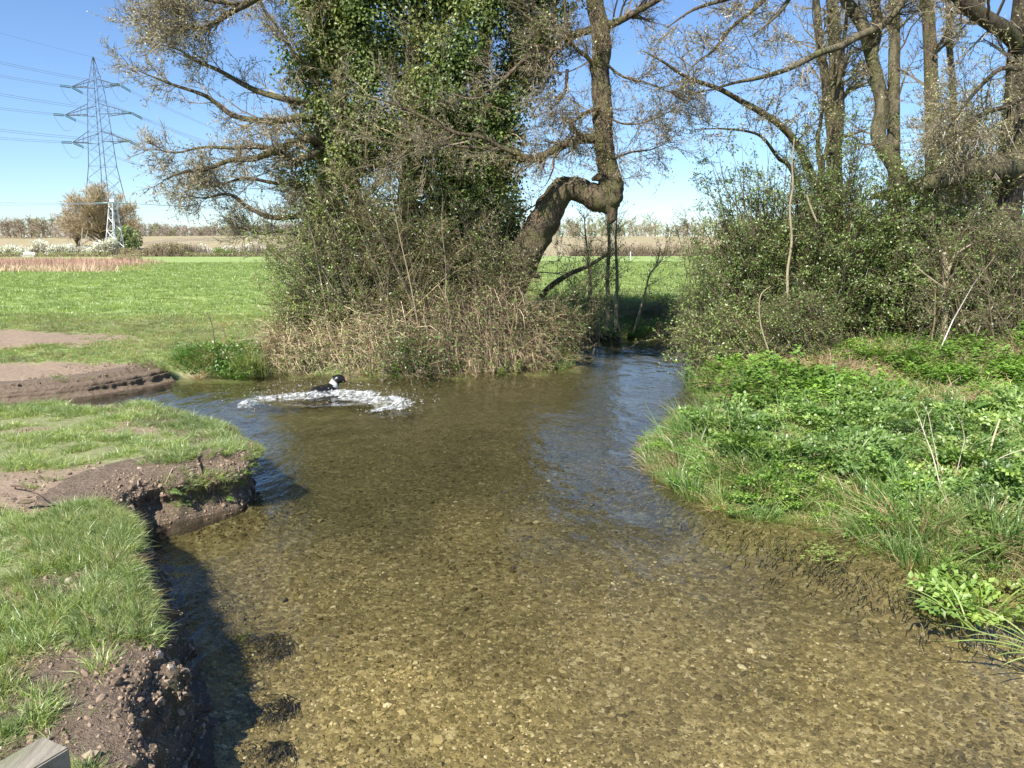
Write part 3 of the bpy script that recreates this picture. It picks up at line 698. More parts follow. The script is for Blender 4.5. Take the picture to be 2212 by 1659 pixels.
out = cc[ci, 3:]; ax = nrm(out * .5 + np.array([0, 0, -.8]) + rng.normal(size=(n, 3)) * .6); nm = nrm(out + rng.normal(size=(n, 3)) * .55 + np.array([0, 0, .45]))
lw = U(.05, .098, n); base = cvar(n, IV1, IV2, .25)
yel = sstep(.0, .5, fbm(p * .9, 2, 12) + .45 * (p[:, 0] < -4.2) + .15 * (p[:, 2] > 8))[:, None] * (rng.random((n, 1)) < .7)
base = base * (1 - .75 * yel) + np.array([.35, .38, .12]) * .75 * yel * U(.6, 1.2, (n, 1))
leaves(Bi, p, ax, nm, lw * 1.15, lw, base, .18)
Bi.obj('ivy', M['ivy'], ivt, smooth=False)
# thin shoots pushing out of the ivy
Bs = Buf(); par = np.stack([multi(P, r, 14)[0][0] for P, r in trunks]); pr = np.stack([multi(P, r, 14)[1][0] for P, r in trunks])
L1 = grow(par, pr, 70, 2.9, 1.1, k=5, wig=.2, up=.10, ratio=.16, t0=.06, rmin=.011)
L2 = grow(*L1, 9, .9, .75, k=3, wig=.2, up=.05, ratio=.55, rmin=.007)
L3 = grow(*L2, 9, .36, .75, k=2, wig=.2, ratio=.6, rmin=.0055)
twigs(Bs, (L1, L2, L3), (.58, .47, .31), (.30, .225, .14)); buds(Bs, L3, 12000, .055, .034, G1, G2)
Bs.obj('twigs', M['leaf'], ivt, smooth=False)

# ------------------------------------------------------------------ 2. leaning alder with the kneed trunk
ald = thing('leaning_tree', 'leaning tree with a sharply kneed trunk and a knobbly stub, right of the ivy', 'tree')
Bt = Buf(); YA = 20.4
main = path([(1072, 800), (1086, 720), (1100, 650), (1118, 590), (1143, 535), (1172, 482), (1196, 438), (1214, 413), (1240, 407), (1264, 417), (1288, 427), (1311, 428), (1319, 406), (1317, 380), (1308, 340), (1303, 300), (1301, 250), (1299, 200), (1296, 150), (1300, 100), (1294, 50), (1284, 0), (1290, -90), (1298, -200), (1300, -330)],
            [20.7, 20.6, 20.5, 20.5, 20.4, 20.35, 20.3, 20.3, 20.3, 20.2, 20.1, 20.1, 20.1, 20.1, 20.1, 20.1, 20.1, 20.1, 20.1, 20.1, 20.1, 20.1, 20.2, 20.3, 20.4], 110)
mr = np.array([.41, .37, .35, .38, .42, .40, .36, .34, .31, .30, .32, .35, .33, .27, .25, .25, .245, .23, .225, .235, .22, .21, .17, .13, .07])
limb(Bt, catmull(main, 240), mr, 28, .22, 21)
kb = path([(1300, 425), (1316, 445), (1322, 462), (1320, 474), (1317, 484)], [20.1, 20.05, 20.0, 20.0, 20.0], 16); limb(Bt, kb, [.27, .25, .13, .12, .035], 14, .22, 33)
k2 = path([(1308, 436), (1330, 440), (1338, 446)], 19.95, 10); limb(Bt, k2, [.14, .10, .03], 10, .2, 35)
for a, b, r in (((1300, 285), (1325, 288), .10), ((1303, 380), (1278, 388), .11), ((1310, 245), (1287, 262), .06), ((1296, 312), (1286, 330), .07), ((1150, 590), (1168, 600), .1)):
    limb(Bt, path([a, b], 19.95, 8), [r, r * .9, r * .3], 8, .2, 5)
Bt.obj('trunk', M['bark'], ald)
limbs = []
Bl = Buf()
def alimb(pp, Y, r, mtl=None, B=None, sides=8):
    P = path(pp, Y, 30); limb(Bl if B is None else B, P, r, sides, .08, len(pp)); limbs.append((P, np.asarray(r, float))); return P
alimb([(1290, 300), (1255, 300), (1220, 312), (1185, 330), (1150, 345), (1118, 342)], [20.1, 19.9, 19.7, 19.5, 19.3, 19.1], [.13, .115, .10, .08, .06])
alimb([(1150, 343), (1090, 322), (1040, 296), (985, 287), (925, 258), (860, 228), (790, 205)], [19.3, 19.1, 18.9, 18.8, 18.7, 18.6, 18.5], [.065, .055, .05, .04, .03, .015])
alimb([(1090, 322), (1010, 318), (940, 312), (880, 318), (800, 300)], [19.1, 18.9, 18.8, 18.7, 18.6], [.045, .035, .028, .02, .01])
alimb([(1290, 60), (1250, 72), (1205, 88), (1165, 105), (1120, 140), (1080, 180), (1040, 205)], [20.1, 20, 19.9, 19.8, 19.6, 19.4, 19.2], [.10, .09, .08, .065, .05, .03, .015])
alimb([(1295, 160), (1270, 125), (1240, 100), (1225, 60), (1218, -20)], [20.1, 19.9, 19.8, 19.7, 19.7], [.07, .055, .045, .035, .02])
alimb([(1310, 58), (1345, 42), (1385, 20), (1430, -6), (1480, -50)], [20.1, 19.9, 19.7, 19.5, 19.2], [.10, .085, .075, .06, .04])
alimb([(1296, 230), (1255, 250), (1230, 275), (1245, 290)], 19.8, [.05, .04, .03, .02])
alimb([(1225, 150), (1222, 190), (1210, 215), (1190, 235)], 19.6, [.045, .04, .035, .02])
alimb([(1240, 72), (1190, 60), (1130, 30), (1080, -40)], [20, 19.9, 19.8, 19.7], [.05, .04, .03, .02])
alimb([(1310, 350), (1360, 330), (1410, 322), (1450, 300)], [20, 19.8, 19.6, 19.4], [.03, .025, .015, .008])
alimb([(1305, 250), (1350, 268), (1400, 262), (1460, 235)], [20, 19.8, 19.6, 19.4], [.03, .022, .015, .008])
alimb([(1300, 130), (1345, 165), (1400, 180), (1470, 210)], [20, 19.7, 19.5, 19.2], [.035, .028, .018, .008])
Bl.obj('limb', M['bark'], ald)
Bs = Buf()
par = np.stack([multi(P, r, 12)[0][0] for P, r in limbs]); pr = np.stack([multi(P, r, 12)[1][0] for P, r in limbs])
L1 = grow(par, pr, 17, 1.3, .75, k=5, wig=.18, up=.04, ratio=.42, t0=.1, rmin=.010)
m1 = multi(main, mr, 60); L1b = grow(m1[0][:, 26:48], m1[1][:, 26:48], 22, 1.3, 1.2, k=5, wig=.18, up=.1, ratio=.06, rmin=.009)
L1 = (np.concatenate([L1[0], L1b[0]]), np.concatenate([L1[1], L1b[1]]))
L2 = grow(*L1, 8, .66, .75, k=3, wig=.2, ratio=.55, rmin=.007); L3 = grow(*L2, 7, .30, .75, k=2, wig=.2, ratio=.6, rmin=.0055)
twigs(Bs, (L1, L2, L3), (.46, .37, .245), (.19, .14, .09)); buds(Bs, L3, 9000, .055, .028, (.36, .38, .16), (.36, .28, .17)); buds(Bs, L2, 1500, .045, .022, (.07, .05, .035), (.10, .07, .05), -.9)
Bs.obj('twigs', M['leaf'], ald, smooth=False)

# ------------------------------------------------------------------ 3. pale budding tree reaching left out of the ivy
bud = thing('budding_tree', 'spreading tree with pale bare branches and grey green buds reaching left of the ivy', 'tree')
Bt = Buf(); limbs = []; Bl = Bt
P = path([(735, 715), (728, 600), (715, 480), (700, 360), (690, 240), (680, 120), (690, -60), (700, -320)], 21.3, 40); limb(Bt, P, [.2, .18, .16, .14, .12, .1, .07, .04], 10, .1, 7); tr0 = P
alimb([(705, 330), (672, 300), (640, 306), (595, 325), (547, 343), (500, 345), (448, 365), (395, 372), (350, 390)], [21.2, 19.7, 19.5, 19.3, 19.1, 19, 18.8, 18.7, 18.6], [.12, .11, .10, .085, .07, .055, .045, .03, .012])
alimb([(705, 300), (680, 330), (650, 345), (640, 352), (600, 330), (560, 318), (505, 320), (440, 318), (380, 330), (330, 322)], [21.2, 19.7, 19.6, 19.6, 19.4, 19.2, 19, 18.9, 18.8, 18.7], [.10, .09, .08, .075, .06, .05, .04, .03, .02, .01])
alimb([(692, 262), (649, 255), (583, 262), (510, 252), (470, 225), (437, 204), (365, 180), (299, 153)], [21.2, 19.8, 19.6, 19.4, 19.3, 19.2, 19, 18.8], [.10, .09, .08, .065, .055, .045, .03, .01])
alimb([(690, 230), (620, 215), (547, 193), (474, 153), (420, 130), (383, 106), (313, 91)], [21.2, 20, 20.1, 20.2, 20.2, 20.2, 20.2], [.09, .08, .065, .05, .04, .025, .01])
alimb([(700, 460), (638, 467), (595, 470), (565, 463), (525, 440), (492, 419), (440, 428), (394, 419)], [21.2, 19.8, 19.6, 19.5, 19.4, 19.3, 19.2, 19.1], [.09, .075, .065, .055, .045, .035, .02, .01])
alimb([(690, -60), (640, -60), (590, -30), (543, 2), (503, 24), (470, 45), (445, 64)], [21.2, 19.8, 19.6, 19.4, 19.3, 19.2, 19.1], [.10, .09, .085, .08, .075, .065, .05])
alimb([(540, 4), (505, 8), (460, 2), (420, -6), (360, -12)], [19.4, 19.3, 19.2, 19.1, 19], [.06, .05, .045, .035, .02])
alimb([(445, 64), (420, 58), (401, 51), (380, 25), (354, 0), (330, -30)], [19.1, 19.1, 19, 19, 19, 19], [.05, .042, .038, .03, .022, .012])
alimb([(445, 62), (395, 58), (350, 62), (322, 50)], [19.1, 19, 19, 18.9], [.035, .025, .018, .008])
alimb([(685, 160), (640, 120), (600, 60), (575, 30), (560, -10)], [21.2, 20.2, 20.4, 20.5, 20.6], [.07, .05, .035, .025, .015])
alimb([(700, 420), (650, 400), (590, 395), (530, 385), (470, 400), (415, 408)], [21.2, 20.2, 20.3, 20.3, 20.3, 20.3], [.07, .055, .045, .035, .022, .01])
alimb([(715, 540), (660, 520), (610, 500), (560, 505), (520, 490)], [21.2, 19.9, 19.8, 19.7, 19.6], [.06, .05, .035, .022, .01])
Bt.obj('trunk', M['bark'], bud)
Bs = Buf(); par = np.stack([multi(P, r, 12)[0][0] for P, r in limbs]); pr = np.stack([multi(P, r, 12)[1][0] for P, r in limbs])
lb = np.array([-.25, -.05, .05])
L1 = grow(par, pr, 22, 1.15, .72, k=5, wig=.17, up=.06, ratio=.42, t0=.04, rmin=.011, bias=lb)
L2 = grow(*L1, 9, .64, .75, k=3, wig=.18, up=.05, ratio=.55, rmin=.0075); L3 = grow(*L2, 5, .34, .75, k=2, wig=.2, ratio=.62, rmin=.007)
twigs(Bs, (L1, L2, L3), (.56, .47, .33), (.25, .19, .125))
buds(Bs, L3, 11000, .058, .03, (.38, .38, .20), (.48, .40, .27), .1); buds(Bs, L2, 2600, .05, .024, (.08, .055, .04), (.12, .08, .055), -.9)
Bs.obj('twigs', M['leaf'], bud, smooth=False)

# ------------------------------------------------------------------ bush generator: stems from a base fan out through an ellipsoid
def bush(t, base, cen, rad, nstem, per2, per3, nleaf, lcol, lsize, tcol=(TW_PALE, TW_DARK), stem_r=.022, droop=0, spread=.35, lmat='leaf', k1=6, L2=.9, L3=.36, t1=.12, name='twigs', up=.05):
    base = np.asarray(base, float); cen = np.asarray(cen, float); rad = np.asarray(rad, float)
    tgt = cen + rdir(nstem) * rad * (rng.random((nstem, 1)) ** .4)
    b0 = base + np.stack([rng.normal(0, spread, nstem), rng.normal(0, spread * .7, nstem), np.zeros(nstem)], -1)
    b0[:, 2] = np.maximum(ground_z(b0[:, 0], b0[:, 1]), -.1) - .04
    s = np.linspace(0, 1, k1)[None, :, None]
    mid = (b0 + tgt) / 2 + np.array([0, 0, .25]) * np.linalg.norm(tgt - b0, axis=1)[:, None] * U(.1, 1, (nstem, 1)) * (1 - droop * 2)
    P = b0[:, None] * (1 - s) ** 2 + 2 * mid[:, None] * s * (1 - s) + tgt[:, None] * s ** 2
    P = P + np.cumsum(rng.normal(size=P.shape) * .075, 1) * s
    R = stem_r * U(.6, 1.3, nstem)[:, None] * np.linspace(1, .25, k1)[None]
    A = grow(P, R, per2 + 2, L2, .95, k=3, wig=.24, up=up, ratio=.5, t0=t1, rmin=.007, jit=.4)
    C = grow(*A, per3 + 3, L3, .85, k=2, wig=.22, ratio=.6, rmin=.0052, jit=.4)
    B = Buf(); twigs(B, ((P, R), A, C), *tcol)
    if nleaf:
        n = nleaf; p, tg = pick(C[0], n, .05, 1); p2, tg2 = pick(A[0], n // 3, .1, 1); p = np.concatenate([p, p2]); tg = np.concatenate([tg, tg2]); n = len(p)
        # leaves sit in small sprays
        p = p + rng.normal(size=(n, 3)) * lsize * .6
        leaves(B, p, nrm(tg * .4 + rdir(n)), nrm(rdir(n) + np.array([-.2, -.3, 1.0])), lsize * U(.6, 1.3, n), lsize * .7 * U(.6, 1.2, n), cvar(n, *lcol, .2))
    return B.obj(name, M[lmat], t, smooth=False)

# tangle of bare thorn under the ivy
T1 = thing('thorn_thicket', 'tangled thicket of bare brown thorn stems and sparse leaves under the ivy clad tree', 'thicket')
bush(T1, (-3.0, 20.0, .6), (-3.0, 19.8, 3.0), (2.7, 1.0, 2.7), 230, 6, 5, 15000, ((.08, .14, .03), (.24, .30, .075)), .06, ((.46, .36, .22), (.22, .16, .10)), .02, spread=1.1, L2=1.0)
T1b = thing('thorn_bush', 'leafy thorn bush with grey twigs leaning out of the ivy towards the pylon', 'bush')
bush(T1b, (-4.2, 19.7, .6), (-5.2, 19.5, 3.1), (1.5, .8, 2.3), 140, 5, 4, 14000, (G1, G2), .055, ((.48, .38, .25), (.22, .16, .1)), .018, spread=.5)
T1c = thing('twiggy_bush', 'twiggy bush of fine dark stems hanging between the ivy and the leaning trunk', 'bush')
bush(T1c, (-.9, 20.3, .6), (-.35, 19.7, 2.7), (1.0, .6, 2.3), 100, 5, 3, 4500, (G1, G2), .045, ((.38, .29, .18), (.16, .12, .08)), .018, spread=.5)
# bramble bank: arching dead canes falling to the water
def bramble(t, x0, x1, n, hgt, ca, cb, nleaf, lcol, front=.0, name='canes', len_=1.0, up=1.0, zup=1.2):
    """tangle of arching canes: most fall forward to the water, many cross sideways or stand up"""
    bx = U(x0, x1, n); by = np.interp(bx, [-7, -5.7, -2.6, -.6, 1.35, 1.8], [18.3, 18.5, 18.4, 18.8, 19.35, 20]) + .1 + 1.5 * rng.random(n) ** 1.3 + front
    env = np.clip(.75 + .9 * fbm(xy0(bx, by, 1.1), 3, 131), .25, 1.5)
    b = np.stack([bx, by, ground_z(bx, by) - .03 + zup * rng.random(n) ** 1.4 * env * sstep(18.4, 19.4, by)], -1)
    a = rng.normal(-PI / 2, 1.15, n); ln = len_ * U(.35, 1.3, n); ht = hgt * U(-.1, 1.0, n) * env
    o = np.stack([np.cos(a), np.sin(a), 0 * a], -1) * ln[:, None]
    e = b + o; e[:, 2] = np.maximum(b[:, 2] + rng.normal(-.25, .45, n) * env, -.03); wt = river(e[:, 0], e[:, 1])[0] > -.35; e[~wt, :2] = (b[~wt, :2] * .6 + e[~wt, :2] * .4)
    m = (b + e) / 2 + np.array([0, 0, 1.0]) * ht[:, None] * 1.3 + rng.normal(size=(n, 3)) * .12
    s = np.linspace(0, 1, 5)[None, :, None]
    P = b[:, None] * (1 - s) ** 2 + 2 * m[:, None] * s * (1 - s) + e[:, None] * s ** 2
    P += np.cumsum(rng.normal(size=P.shape) * .04, 1); P[:, :, 2] = np.maximum(P[:, :, 2], -.06)
    R = U(.0045, .010, n)[:, None] * np.linspace(1, .5, 5)[None]
    B = Buf(); tubes(B, P, R, 3, cvar(n, ca, cb, .3), tip=True)
    A = grow(P, R, 4, .32, .85, k=2, wig=.25, ratio=.7, rmin=.004, jit=.4); tubes(B, *A, 3, cvar(len(A[0]), ca, cb, .3), tip=True)
    if nleaf:
        p, tg = pick(A[0], nleaf, 0, 1); leaves(B, p, nrm(tg + rdir(nleaf)), nrm(rdir(nleaf) + np.array([0, -.4, 1])), .055 * U(.6, 1.3, nleaf), .042 * U(.6, 1.3, nleaf), cvar(nleaf, *lcol, .2))
    return B.obj(name, M['straw'], t, smooth=False)
DRY1, DRY2, DRK1, DRK2 = (.72, .59, .37), (.50, .38, .22), (.42, .31, .19), (.20, .145, .09)
T2 = thing('bramble_bank', 'straw coloured dead bramble and grass heap at the water edge behind the dog', 'brambles')
bramble(T2, -6.0, -2.6, 2300, .6, DRY1, DRK1, 7500, (G1, (.20, .22, .06)))
T3 = thing('bramble_heap', 'darker brown bramble heap hanging to the water left of the leaning trunk', 'brambles')
bramble(T3, -2.6, .95, 2300, .7, (.36, .27, .17), DRK2, 9000, (IV2, G1), name='canes')
bramble(T3, -2.4, 1.0, 900, .5, DRY2, DRK1, 400, (IV2, G1), front=-.35, name='trailing_roots', len_=.7)
T4 = thing('bramble_bush', 'dark leafy bramble bush at the right foot of the leaning trunk by the bend', 'bush')
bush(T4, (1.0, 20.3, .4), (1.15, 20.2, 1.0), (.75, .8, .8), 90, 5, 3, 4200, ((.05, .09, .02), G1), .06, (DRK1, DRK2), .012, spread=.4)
T5 = thing('elder_bush', 'bright yellow green young bush at the left foot of the thicket in the meadow', 'bush')
bush(T5, (-5.4, 19.9, .7), (-5.45, 19.8, 1.45), (.62, .5, .55), 50, 5, 4, 3600, ((.20, .30, .04), (.30, .38, .06)), .055, ((.3, .25, .14), (.2, .16, .09)), .01, spread=.25)
T6 = thing('leafy_bush', 'small dark green leafy bush trailing to the water below the bramble bank', 'bush')
bush(T6, (-2.35, 18.4, .4), (-2.3, 18.1, .35), (.7, .35, .28), 40, 5, 4, 1600, ((.09, .17, .03), (.16, .26, .05)), .06, (DRK1, DRK2), .008, spread=.2)

# ------------------------------------------------------------------ saplings on the far bank
sp = [([(1272, 712), (1273, 650), (1275, 600), (1268, 540), (1262, 470)], 25.6, .095, 'sapling with sunlit foot, leftmost of the three upright saplings on the far bank'),
      ([(1312, 712), (1314, 660), (1312, 600), (1316, 530), (1313, 470), (1310, 400)], 25.4, .105, 'thickest sapling, middle of the three upright saplings on the far bank'),
      ([(1330, 710), (1332, 650), (1333, 590), (1330, 520), (1334, 450)], 25.7, .09, 'thinner sapling close beside the thickest one on the far bank'),
      ([(1368, 722), (1383, 670), (1395, 625), (1405, 590), (1430, 560), (1440, 520)], 25.9, .05, 'slim leaning sapling at the water edge right of the upright saplings')]
for pp, Y, r, lab in sp:
    t = thing('sapling', lab, 'sapling', 'saplings on the far bank'); B = Buf(); P = path(pp, Y, 30); limb(B, P, [r * .85, r * .72, r * .6, r * .42, r * .12], 8, .06, 4); B.obj('trunk', M['bark_pale'], t)
    Bs = Buf(); m_ = multi(P, np.array([r, r * .7, r * .35]), 14); L1 = grow(m_[0], m_[1], 26, 1.1, .9, k=4, wig=.18, up=.25, ratio=.2, t0=.3, rmin=.008); L2_ = grow(*L1, 5, .5, .7, k=3, wig=.2, ratio=.6, rmin=.005)
    twigs(Bs, (L1, L2_), TW_DARK, (.2, .15, .09)); buds(Bs, L2_, 420, .055, .035, G1, G2); Bs.obj('twigs', M['leaf'], t, smooth=False)
T7 = thing('far_bank_thicket', 'low dark bramble thicket in shade behind the saplings on the far bank', 'thicket')
bush(T7, (4.6, 27.8, .6), (5.0, 27.8, .75), (3.0, .7, .5), 110, 4, 2, 4200, ((.14, .20, .06), (.25, .31, .10)), .06, ((.46, .34, .22), (.25, .18, .12)), .014, spread=1.4)
T7b = thing('willow_scrub', 'low arching bare branch scrub between the leaning trunk and the saplings', 'bush')
Bs = Buf(); limbs = []; Bl = Bs
alimb([(1170, 640), (1190, 618), (1230, 592), (1270, 575), (1310, 550), (1325, 535)], [24, 23.8, 23.6, 23.5, 23.4, 23.4], [.10, .09, .075, .06, .045, .02], B=Bs)
Bs.obj('limb', M['bark'], T7b)
bush(T7b, (2.0, 23.9, .5), (2.5, 23.8, 2.3), (1.5, .8, 1.9), 60, 4, 2, 3000, (G1, G2), .05, ((.44, .35, .22), (.22, .17, .11)), .014, spread=.7)
T7c = thing('screen_bush', 'thin airy bush with hanging twigs over the river bend left of the green bushes', 'bush')
bush(T7c, (6.4, 24.6, .5), (5.9, 24.2, 2.6), (1.3, .8, 2.4), 60, 4, 2, 5200, (G1, G2), .055, ((.40, .31, .2), (.2, .15, .1)), .016, spread=.6)
# fallen log and dock at the far water edge
t = tag(Buf().add(np.zeros((3, 3)), None, [[0, 1, 2]]).obj('tmp', M['bark_dark']), None) if False else None
B = Buf(); limb(B, path([(1238, 726), (1270, 727), (1300, 730), (1340, 732)], 25.2, 20), [.10, .12, .11, .06], 10, .2, 9)
tag(B.obj('fallen_log', M['bark_dark']), 'dark fallen log lying along the far water edge under the saplings', 'log')
def dock(loc, n, L, W, label, ca=(.07, .14, .03), cb=(.13, .22, .05), upr=.8, name='dock_plant', cat='plant'):
    """rosette of long strap leaves, each leaf arched with a midrib fold"""
    t = thing(name, label, cat); t.location = loc
    B = Buf(); k = 7
    for i in range(n):
        a = U(0, 2 * PI); o = np.array([math.cos(a), math.sin(a), 0]); sdv = np.array([-o[1], o[0], 0]); l = L * U(.7, 1.15); wv = W * U(.8, 1.15); e = U(.5, 1.2) * upr
        s = np.linspace(0, 1, k); c = o[None] * (l * s * (.35 + .5 * s / (1 + e)))[:, None] + np.array([0, 0, 1]) * (l * (e * s - .75 * e * s ** 2.2))[:, None]
        ww = wv * np.sin(np.clip(.08 + s * .92, 0, 1) * PI) ** .7 * .5
        c_ = cvar(1, ca, cb, .12)[0]
        V = np.concatenate([c - sdv * ww[:, None] + np.array([0, 0, .18]) * ww[:, None], c, c + sdv * ww[:, None] + np.array([0, 0, .18]) * ww[:, None]])
        i_ = np.arange(k - 1); q = np.concatenate([np.stack([i_, i_ + 1, k + i_ + 1, k + i_], -1), np.stack([k + i_, k + i_ + 1, 2 * k + i_ + 1, 2 * k + i_], -1)])
        Bq = Buf(); Bq.add(V, q, None, c_); Bq.obj('leaf', M['leaf'], t)
    return t
p = at(1325, 722, 25.0); dock((p[0], p[1], .12), 12, .75, .17, 'dark green dock plant at the foot of the thickest sapling by the far water edge')
#MARK3
# ------------------------------------------------------------------ trees on the right bank
def trunk_tree(name, label, stems, mtl, L1n=14, L1=1.6, L2n=6, L3n=4, nb=2500, up=.12, cat='tree', t0=.25, bc=((.38, .40, .17), (.36, .27, .17)), group=None, extra=()):
    t = thing(name, label, cat, group); B = Buf(); lst = []
    for pp, Y, r in stems:
        P = path(pp, Y, 50); limb(B, P, r, 12, .10, int(pp[0][0])); lst.append((P, np.asarray(r, float)))
    B.obj('trunk', mtl, t)
    if extra:
        B = Buf()
        for pp, Y, r in extra:
            P = path(pp, Y, 36); limb(B, P, r, 9, .10, int(pp[0][1])); lst.append((P, np.asarray(r, float)))
        B.obj('limb', mtl, t)
    par = np.stack([multi(P, r, 14)[0][0] for P, r in lst]); pr = np.stack([multi(P, r, 14)[1][0] for P, r in lst])
    if L1n:
        A = grow(par, pr, int(L1n * 1.35), L1, .95, k=5, wig=.18, up=up, ratio=.28, t0=t0, rmin=.011); A = (A[0], np.minimum(A[1], .05))
        C = grow(*A, L2n + 2, L1 * .5, .75, k=3, wig=.2, up=.04, ratio=.55, rmin=.0075); D = grow(*C, L3n + 3, .34, .75, k=2, wig=.2, ratio=.6, rmin=.0058)
        Bs = Buf(); twigs(Bs, (A, C, D), (.42, .34, .225), (.17, .125, .08))
        if nb: buds(Bs, D, int(nb * 1.6), .05, .03, *bc); buds(Bs, C, nb // 4, .045, .024, (.07, .05, .035), (.11, .08, .055), -.9)
        Bs.obj('twigs', M['leaf'], t, smooth=False)
    return t
trunk_tree('twin_trunk_tree', 'grey twin trunked tree, first of the tall trunks right of the open sky',
    [([(1805, 720), (1806, 560), (1803, 420), (1802, 330), (1808, 250), (1807, 180), (1803, 90), (1797, 0), (1790, -120), (1780, -330)], 24.5, [0.272, 0.256, 0.24, 0.224, 0.216, 0.2, 0.176, 0.144, 0.08]),
     ([(1800, 330), (1790, 240), (1780, 150), (1770, 80), (1763, 0), (1745, -140), (1720, -320)], 24.2, [0.144, 0.136, 0.128, 0.112, 0.096, 0.08, 0.04])], M['bark_green'], 20, 2.3, 6, 4, 3200)
trunk_tree('curved_tree', 'olive barked tree whose trunk curves like a hook above the green thorn bushes',
    [([(1955, 470), (1948, 410), (1930, 355), (1902, 310), (1898, 270), (1906, 230), (1896, 180), (1882, 120), (1866, 60), (1840, 20), (1815, -25), (1790, -120)], 20.8, [0.176, 0.192, 0.2, 0.192, 0.184, 0.18, 0.168, 0.16, 0.152, 0.144, 0.12, 0.064]),
     ([(1884, 120), (1895, 60), (1890, 0), (1885, -120), (1880, -300)], 20.8, [0.136, 0.128, 0.12, 0.08, 0.04])], M['bark_green'], 12, 1.4, 6, 4, 2200,
    extra=(([(1882, 80), (1905, 55), (1935, 25), (1960, -10)], 20.6, [0.104, 0.096, 0.088, 0.064]),
           ([(1900, 60), (1850, 80), (1820, 98), (1775, 112), (1740, 130), (1700, 150), (1640, 168), (1590, 178), (1530, 195), (1480, 205)], [20.6, 20.3, 20.1, 19.9, 19.7, 19.5, 19.3, 19.1, 18.9, 18.7], [.10, .095, .09, .085, .075, .06, .05, .035, .02, .01])))
trunk_tree('straight_tree', 'straight bare trunk standing between the hooked trunk and the mottled trunk',
    [([(1935, 600), (1932, 420), (1930, 250), (1932, 120), (1931, 0), (1928, -150), (1920, -340)], 26, [0.208, 0.2, 0.192, 0.176, 0.16, 0.128, 0.064])], M['bark_green'], 14, 2.0, 6, 4, 2200)
trunk_tree('mottled_tree', 'mottled grey trunk rising out of the twiggy crown near the top right of the view',
    [([(2020, 640), (2016, 420), (2013, 240), (2010, 120), (2004, 0), (1998, -150), (1990, -330)], 24, [0.224, 0.216, 0.2, 0.184, 0.168, 0.136, 0.064])], M['bark'], 13, 2.0, 6, 4, 2200)
trunk_tree('slender_tree', 'slender dark trunk rising right of the mottled trunk in the twiggy crown',
    [([(2062, 600), (2060, 380), (2058, 200), (2050, 90), (2048, 0), (2040, -250)], 25.5, [0.104, 0.104, 0.096, 0.088, 0.08, 0.04])], M['bark_dark'], 10, 1.6, 6, 4, 1800)
trunk_tree('edge_tree', 'massive dark trunk at the edge of the view with a thick limb leaning out above',
    [([(2190, 760), (2180, 600), (2170, 470), (2188, 340), (2198, 220), (2205, 100), (2215, -60), (2230, -330)], 19.6, [0.416, 0.384, 0.352, 0.336, 0.304, 0.264, 0.208, 0.096])], M['bark_dark'], 13, 1.9, 6, 4, 3000,
    extra=(([(2200, 95), (2172, 68), (2140, 48), (2110, 28), (2075, -5), (2040, -50), (1990, -160)], [19.4, 19.2, 19, 18.9, 18.8, 18.7, 18.6], [.20, .20, .19, .18, .17, .14, .08]),
           ([(2215, 205), (2180, 228), (2140, 240), (2105, 258), (2070, 290), (2030, 330)], [18.9, 18.6, 18.4, 18.2, 18.1, 18.0], [.07, .06, .055, .05, .035, .015]),
           ([(2205, 150), (2160, 150), (2110, 195), (2070, 245), (2050, 275)], [18.9, 18.6, 18.4, 18.2, 18.1], [.06, .05, .045, .035, .012])))
# dark leaning stump-like trunk in the shade and the fallen limb across it
trunk_tree('dark_tree', 'thick dark trunk leaning in the shade under the thorn bushes, behind the pale sapling',
    [([(1925, 730), (1950, 680), (1972, 620), (1985, 570), (1990, 500), (2000, 430), (2005, 380)], 20.2, [0.4, 0.336, 0.304, 0.288, 0.272, 0.24, 0.16])], M['bark_dark'], 0)
t = thing('fallen_limb', 'thick mossy limb lying almost level from the massive edge trunk over the thorn bushes', 'branch')
B = Buf(); limb(B, path([(2196, 358), (2180, 359), (2150, 362), (2090, 368), (2040, 382), (1990, 400), (1940, 415), (1880, 425)], [19.6, 19.3, 19.0, 18.9, 19.0, 19.2, 19.5, 19.8], 50), [.34, .33, .31, .29, .26, .20, .14, .06], 14, .14, 41); B.obj('trunk', M['bark_green'], t)
# long pale branches sweeping over the river from the right
trunk_tree('sweeping_tree', 'thin tree whose long dark branches sweep out left over the river from the thorn bushes',
    [([(1815, 690), (1800, 560), (1783, 430), (1765, 400), (1740, 350), (1720, 310), (1685, 270), (1640, 240), (1600, 218), (1560, 195), (1520, 180), (1480, 165), (1435, 135), (1390, 110)], np.linspace(21, 18.6, 14), [.13, .12, .115, .105, .10, .09, .08, .07, .06, .05, .04, .03, .015]),
     ([(1806, 600), (1776, 380), (1785, 330), (1800, 270), (1806, 220), (1815, 160), (1822, 100), (1830, 20), (1840, -120)], 20.8, [.08, .075, .07, .065, .06, .055, .05, .04, .02]),
     ([(1804, 620), (1768, 330), (1772, 270), (1780, 200), (1775, 150), (1768, 90)], 20.9, [.06, .055, .05, .045, .035, .02]),
     ([(1812, 660), (1720, 390), (1680, 340), (1650, 300), (1620, 285), (1560, 278), (1500, 280)], [20.6, 20.2, 19.8, 19.4, 19.1, 18.8, 18.5], [.06, .055, .045, .035, .03, .02, .01])], M['bark'], 7, 1.25, 6, 4, 2600, t0=.12,
    bc=((.42, .44, .2), (.38, .28, .17)))
